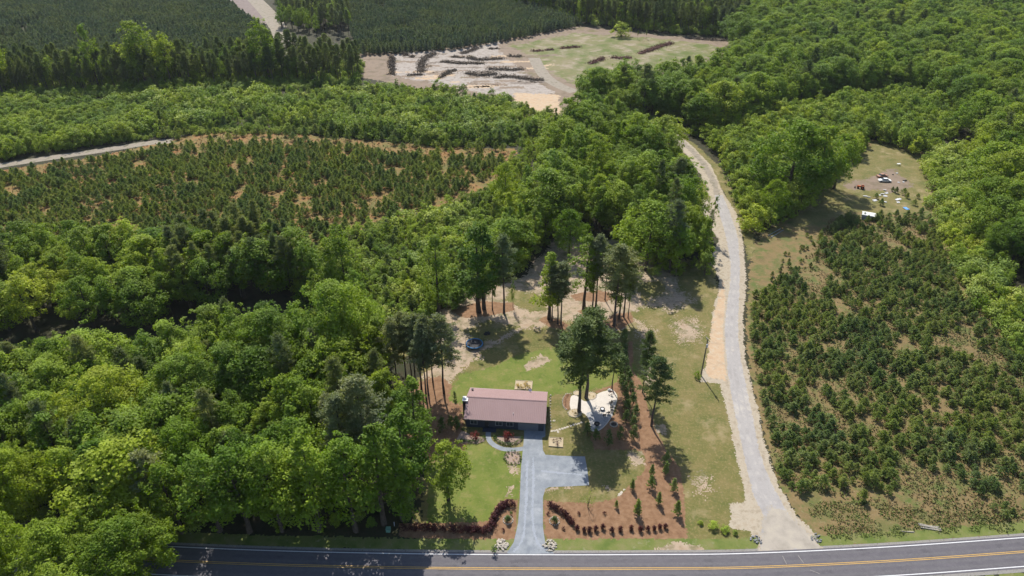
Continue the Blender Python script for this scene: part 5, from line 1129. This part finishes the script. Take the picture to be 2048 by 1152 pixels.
# long pipes by the thicket
for i, (a, c) in enumerate((((1536, 472), (1561, 458)), ((1541, 476), (1566, 461)))):
    A, B_ = at(*a), at(*c); tag(MB().tube([(A[0], A[1], .15), (B_[0], B_[1], .15)], .11, 8).build('metal_pipe', M['steel']), ['upper', 'lower'][i] + ' of two long grey pipes lying below the thicket', 'pipe', 'pipes below the thicket')
for ps, lb, sd_ in (([(1838, 1052), (1880, 1058)], 'grey heap of driftwood on the verge right of the lane', 1), ([(1800, 1063), (1828, 1065)], 'thin pale log on the grass verge right of the lane', 2)):
    A, B_ = at(*ps[0]), at(*ps[1]); b = MB(); rg = random.Random(sd_)
    for j in range(7 if sd_ == 1 else 1): b.tube([(A[0], A[1] + rg.uniform(-.6, .6) * (sd_ == 1), .1 + .1 * (j % 3)), (B_[0], B_[1] + rg.uniform(-.6, .6) * (sd_ == 1), .12 + .1 * (j % 2))], .1, 6)
    tag(b.build('driftwood', M['stone']), lb, 'log')

# ------------------------------------------------------------------ the junk clearing
j7 = lambda x, y: at(1640 + x / 5.76, 280 + y / 5.76)
def car(px_, py_, rz, paint, label, L=5.0, W=1.9, flat=False):
    q = j7(px_, py_); e = thing('car', (q[0], q[1], 0), label, 'car', None, rz)
    b = MB(); prof = [(-L / 2, .35), (-L / 2 + .05, .78), (-L / 2 + 1.0, .92), (L / 2 - 1.35, .95), (L / 2 - .1, .75), (L / 2, .35)]
    n = len(prof); vs = [(x, -W / 2, z) for x, z in prof] + [(x, W / 2, z) for x, z in prof]
    b.add(vs, [tuple(range(n)), tuple(range(2 * n - 1, n - 1, -1))] + [(i, n + i, n + (i + 1) % n, (i + 1) % n) for i in range(n)])
    b.build('body', paint, e)
    def cab(s, z0, z1, ins):
        k = [(-L * .30, z0), (-L * .18, z1), (L * .12, z1), (L * .26, z0)]; w0, w1 = W / 2 - .08, W / 2 - .28
        v = []
        for sg in (-1, 1): v += [(k[0][0], sg * w0, z0), (k[1][0], sg * w1, z1), (k[2][0], sg * w1, z1), (k[3][0], sg * w0, z0)]
        return v, [(0, 3, 2, 1), (4, 5, 6, 7), (0, 1, 5, 4), (2, 3, 7, 6), (1, 2, 6, 5)]
    v, f_ = cab(0, .93, 1.42, 0); MB().add(v, f_).build('window', M['glass'], e)
    MB().box((-L * .03, 0, 1.445), (L * .31, W - .52, .05)).build('roof', paint, e)
    for sx in (-1, 1):
        for sy in (-1, 1):
            w_ = MB().tube([(sx * L * .31, sy * (W / 2 - .2), .33), (sx * L * .31, sy * (W / 2 + .02), .33)], .33, 14).build('wheel', M['tyre'], e)
            MB().tube([(sx * L * .31, sy * (W / 2 + .0), .33), (sx * L * .31, sy * (W / 2 + .035), .33)], .17, 10).build('rim', M['steel'], w_)
car(742, 478, 3.05, M['white'], 'white junk car parked beside the rusty one in the clearing')
car(712, 425, .25, M['rust'], 'rusty red-brown junk car behind the white one in the clearing', 4.8)
q = j7(468, 560); e = thing('tractor', (q[0], q[1], 0), 'small orange tractor at the edge of the tree shade', 'tractor', None, 2.7)
MB().box((.75, 0, .95), (1.5, .65, .6), 0, 0, .9).build('hood', M['orange'], e); MB().box((-.35, 0, .75), (1.2, .8, .35)).build('chassis', M['dark'], e)
MB().box((-.55, 0, 1.15), (.5, .55, .12)).box((-.8, 0, 1.4), (.1, .55, .5)).build('seat', M['dark'], e); MB().tube([(.15, 0, 1.2), (-.15, 0, 1.55)], .03, 6).ring((-.15, 0, 1.58), .2, .025, 14, 4).build('steering_wheel', M['dark'], e)
for s in (-1, 1):
    w_ = MB().tube([(-.6, s * .55, .68), (-.6, s * .92, .68)], .68, 18).build('rear_wheel', M['tyre'], e); MB().tube([(-.6, s * .6, .68), (-.6, s * .95, .68)], .3, 12).build('rim', M['orange'], w_)
    MB().box((-.6, s * .72, 1.42), (.9, .36, .07)).build('fender', M['orange'], e)
    w_ = MB().tube([(1.1, s * .5, .38), (1.1, s * .72, .38)], .38, 14).build('front_wheel', M['tyre'], e)
    MB().tube([(.2, s * .48, 1.0), (1.5, s * .48, 1.15), (2.1, s * .48, .5)], .05, 6).build('loader_arm', M['orange'], e)
MB().box((2.25, 0, .4), (.4, 1.4, .5), 0, 0, .8).build('loader_bucket', M['dark'], e)
q = j7(550, 905); e = thing('white_shed', (q[0], q[1], 0), 'white roofed open shed at the top of the young pine plantation', 'shed', None, -.42)
b = MB(); Lr, Wr = 4.9, 3.4
b.add([(-Lr / 2, -Wr / 2, 1.95), (Lr / 2, -Wr / 2, 1.95), (Lr / 2, 0, 2.5), (-Lr / 2, 0, 2.5), (-Lr / 2, Wr / 2, 1.95), (Lr / 2, Wr / 2, 1.95), (-Lr / 2, -Wr / 2, 1.85), (Lr / 2, -Wr / 2, 1.85), (Lr / 2, 0, 2.4), (-Lr / 2, 0, 2.4), (-Lr / 2, Wr / 2, 1.85), (Lr / 2, Wr / 2, 1.85)], [(0, 1, 2, 3), (3, 2, 5, 4), (6, 9, 8, 7), (9, 10, 11, 8), (0, 6, 7, 1), (4, 5, 11, 10), (0, 3, 9, 6), (3, 4, 10, 9), (1, 7, 8, 2), (2, 8, 11, 5)]); b.build('roof', M['white'], e)
b = MB(); b.box((-Lr / 2 + .2, 0, .93), (.1, Wr - .3, 1.85)).box((0, Wr / 2 - .2, .93), (Lr - .4, .1, 1.85)).box((-.6, -Wr / 2 + .2, .93), (Lr - 1.7, .1, 1.85)); b.build('wall', M['trim'], e)
for s in (-1, 1): MB().box((Lr / 2 - .2, s * (Wr / 2 - .2), .93), (.12, .12, 1.85)).build('post', M['steel'], e)
# tarp and scrap
q = j7(990, 792); V = []; n = 9
for i in range(n):
    for j in range(n): V.append(((i / 8 - .5) * 1.5, (j / 8 - .5) * 2.2, .12 + .22 * float(fbm(np.array([i * .6]), np.array([j * .6]), 3)[0])))
b = MB(); b.add(V, [(i * n + j, (i + 1) * n + j, (i + 1) * n + j + 1, i * n + j + 1) for i in range(8) for j in range(8)]); tag(b.build('tarp', M['tarp'], None, (q[0], q[1], 0), .2), 'crumpled blue tarp on the grass right of the white scrap', 'tarp')
rg = random.Random(4)
for i, (x, y, w_, d_, lb) in enumerate([(520, 650, 1.6, .9, 'left end of the scrap field'), (560, 662, 1.3, .8, 'just right of the leftmost sheet'), (630, 700, 1.9, 1.0, 'nearest the shed roof'), (745, 580, 1.2, .8, 'farthest back in the middle heap'), (720, 625, 1.4, 1.0, 'left side of the middle heap'),
        (765, 615, 1.5, .9, 'right side of the middle heap'), (750, 650, 1.5, .8, 'front of the middle heap'), (900, 688, 2.8, 1.0, 'large sheet left of the blue tarp'), (900, 722, 1.3, .8, 'below the large sheet by the tarp'), (750, 718, 1.2, .6, 'between the shed and the large sheet'),
        (885, 385, .9, .7, 'behind the white car'), (905, 492, .9, .5, 'right of the white car'), (960, 488, .9, .6, 'below the dark engine'), (690, 640, .8, .6, 'left of the middle heap')]):
    q = j7(x, y); b = MB(); b.box((0, 0, .22), (w_, d_, .06), 0, 0, 1, rg.uniform(-.35, .35)).box((w_ * .2, d_ * .2, .10), (w_ * .6, d_ * .5, .12), rg.uniform(0, 2))
    tag(b.build('scrap_panel', M['debris'], None, (q[0], q[1], 0), rg.uniform(-.6, .6)), 'pale scrap sheet, ' + lb, 'scrap')
q = j7(978, 470); e = rocks('engine_block', q, .8, 16, 'dark rusty engine parts at the right edge of the junk clearing', 12, 'dark', .38); e['category'] = 'machine part'
q = j7(843, 402); e = rocks('dark_drum_heap', q, .4, 5, 'small dark lump behind the white car', 13, 'dark', .3); e['category'] = 'scrap'
q = j7(902, 292); e = thing('white_table', (q[0], q[1], 0), 'small white table farthest up the junk clearing', 'table', None, .1); MB().box((0, 0, .78), (1.5, .9, .07)).build('table_top', M['white'], e)
for s in (-1, 1):
    for t in (-1, 1): MB().box((s * .65, t * .36, .37), (.06, .06, .74)).build('leg', M['white'], e)

for i, (x, y, h, lb) in enumerate([(1425, 1055, 1.6, 'green shrub in the dark scrub left of the lane mouth'), (1450, 1062, 1.2, 'low shrub nearest the rocks at the left of the lane mouth'), (1470, 1068, 1.1, 'low shrub beside the left riprap rocks'), (1400, 1048, 1.0, 'small shrub at the left end of the scrub by the lane mouth')]):
    q = at(x, y); s_ = h / 6; tag(link('scrub_bush', BU[i % 5], None, (q[0], q[1], 0), i, (s_ * 2.2, s_ * 2.0, s_)), lb, 'shrub')
for i, (x, y, h, k_, lb) in enumerate([(640, 640, 2.2, 0, 'small pine left of the middle scrap heap'), (870, 580, 2.6, 1, 'scrubby pine right of the middle scrap heap'), (960, 600, 2.8, 2, 'scrubby pine behind the large scrap sheet'), (1000, 640, 2.4, 3, 'narrow pine right of the large scrap sheet'),
        (700, 720, 2.8, 1, 'young pine in front of the left scrap sheets'), (1120, 640, 2.0, 0, 'small pine at the right edge of the junk clearing'), (830, 560, 2.0, 3, 'small pine at the back of the middle scrap heap'), (1080, 720, 2.4, 2, 'small pine between the tarp and the vines')]):
    q = j7(x, y + 30); s_ = h / 3.5; o = tag(link('clearing_pine', YP[k_], None, (q[0], q[1], 0), i * 1.3, (s_, s_, s_)), lb, 'young pine')
# ------------------------------------------------------------------ brush piles of the clearing
j6 = lambda x, y: at(680 + x / 2.4976, y / 2.4976)
def windrow(pts, wd, ht, m, label, seed):
    P = smoothline([j6(*p) for p in pts], 5); L = along(P, 1.0); rs = np.random.RandomState(seed); CC = []; 
    for x, y in L:
        n = 46; p = rs.normal(size=(n, 3)) * (wd * .6, wd * .6, ht * .4); p[:, 2] = np.abs(p[:, 2]) * np.exp(-(p[:, 0] ** 2 + p[:, 1] ** 2) / (wd * wd)) * 1.5 + .1; CC.append(p + (x + rs.normal() * .8, y + rs.normal() * .8, 0))
    C = np.concatenate(CC); V, F = quads(C, rand_dirs(rs, len(C)) + np.array((0, 0, .3)), .85, rs, .45)
    b = MB()
    for i, (x, y) in enumerate(L[::2]): b.blob((x, y, 0), (wd * .6, wd * .5, ht * rs.uniform(.3, .55)), seed * 77 + i, 7, 4, jit=.45)
    tv = np.array(b.v); q4 = [f for f in b.f if len(f) == 4]; t3 = [f + (f[2],) for f in b.f if len(f) == 3]
    me = bpy.data.meshes.new('brush_pile'); me.from_pydata([tuple(v) for v in V] + b.v, [], [tuple(f) for f in F.tolist()] + [tuple(i + len(V) for i in f) for f in b.f]); me.materials.append(m)
    tag(link('brush_pile', me), label, 'brush pile')
for i, (pts, wd, ht, m, lb) in enumerate([
    ([(262, 285), (258, 330), (265, 375)], 1.6, 1.3, 'twig', 'upright row of dead brush at the left border of the pale soil'),
    ([(405, 360), (408, 320), (430, 290), (475, 268)], 2.6, 2.0, 'twig', 'curved brush windrow second from the left on the pale soil'),
    ([(345, 378), (410, 372)], 1.6, 1.3, 'twig', 'short brush pile at the foot of the curved windrow'),
    ([(310, 268), (362, 286)], 1.6, 1.3, 'twig', 'short slanting brush pile at the upper left of the pale soil'),
    ([(510, 310), (600, 318), (712, 318)], 2.0, 1.6, 'twig', 'long straight brush windrow in the middle of the pale soil'),
    ([(500, 388), (548, 358), (578, 352)], 1.6, 1.2, 'twig', 'short brush pile beside the orange patch of the pale soil'),
    ([(565, 285), (616, 288)], 1.5, 1.2, 'twig', 'small brush pile above the long straight windrow'),
    ([(610, 270), (650, 255), (692, 240)], 2.0, 1.6, 'twig', 'brush windrow slanting up at the top of the pale soil'),
    ([(640, 288), (700, 300), (818, 292)], 2.6, 2.0, 'twig', 'thick brush windrow right of the small pile'),
    ([(750, 244), (786, 246)], 1.4, 1.1, 'twig', 'small brush pile at the top right of the pale soil'),
    ([(640, 368), (700, 376), (775, 372)], 3.6, 2.8, 'twig', 'biggest dark brush heap in the front of the pale soil'),
    ([(750, 345), (830, 350), (915, 348)], 2.3, 1.8, 'twig', 'brush windrow right of and above the biggest heap'),
    ([(778, 388), (850, 384), (930, 395), (1012, 402)], 2.2, 1.7, 'twig', 'lowest long brush windrow reaching towards the gravel road'),
    ([(850, 283), (905, 284)], 1.8, 1.4, 'twig', 'small brush pile left of the gravel road top'),
    ([(965, 256), (1010, 254)], 1.6, 1.2, 'redtwig', 'reddish brush pile at the left of the green field'),
    ([(1028, 250), (1066, 248)], 1.6, 1.2, 'redtwig', 'second reddish brush pile at the left of the green field'),
    ([(1105, 243), (1196, 235)], 1.9, 1.2, 'redtwig', 'thin reddish brush row in the middle of the green field'),
    ([(1255, 318), (1285, 305), (1312, 292)], 2.2, 1.6, 'redtwig', 'dark red heap nearest the wood in the green field'),
    ([(1365, 288), (1410, 292), (1452, 290)], 2.6, 1.9, 'redtwig', 'red clay heap in the lower right of the green field'),
    ([(1500, 268), (1580, 240), (1655, 215)], 2.6, 1.9, 'redtwig', 'long slanting red clay windrow across the green field'),
    ([(1735, 190), (1840, 200), (1940, 205)], 2.2, 1.6, 'twig', 'dark brush row at the foot of the wood behind the clearing'),
]): windrow(pts, wd, ht, M[m], lb, 500 + i)
# ------------------------------------------------------------------ air
hz = MB(); hz.box((0, 600, 61), (5400, 4500, 124)); hm = bpy.data.materials.new('haze'); hm.use_nodes = True; t = hm.node_tree
t.nodes.remove(t.nodes['Principled BSDF']); pv = t.nodes.new('ShaderNodeVolumePrincipled'); pv.inputs['Density'].default_value = .00004; pv.inputs['Color'].default_value = (.85, .90, .95, 1); pv.inputs['Anisotropy'].default_value = .2
t.links.new(pv.outputs[0], t.nodes['Material Output'].inputs['Volume'])
h_ = hz.build('haze', hm); h_['kind'] = 'stuff'; h_['label'] = 'thin pale haze in the air over the far woods'; h_['category'] = 'haze'
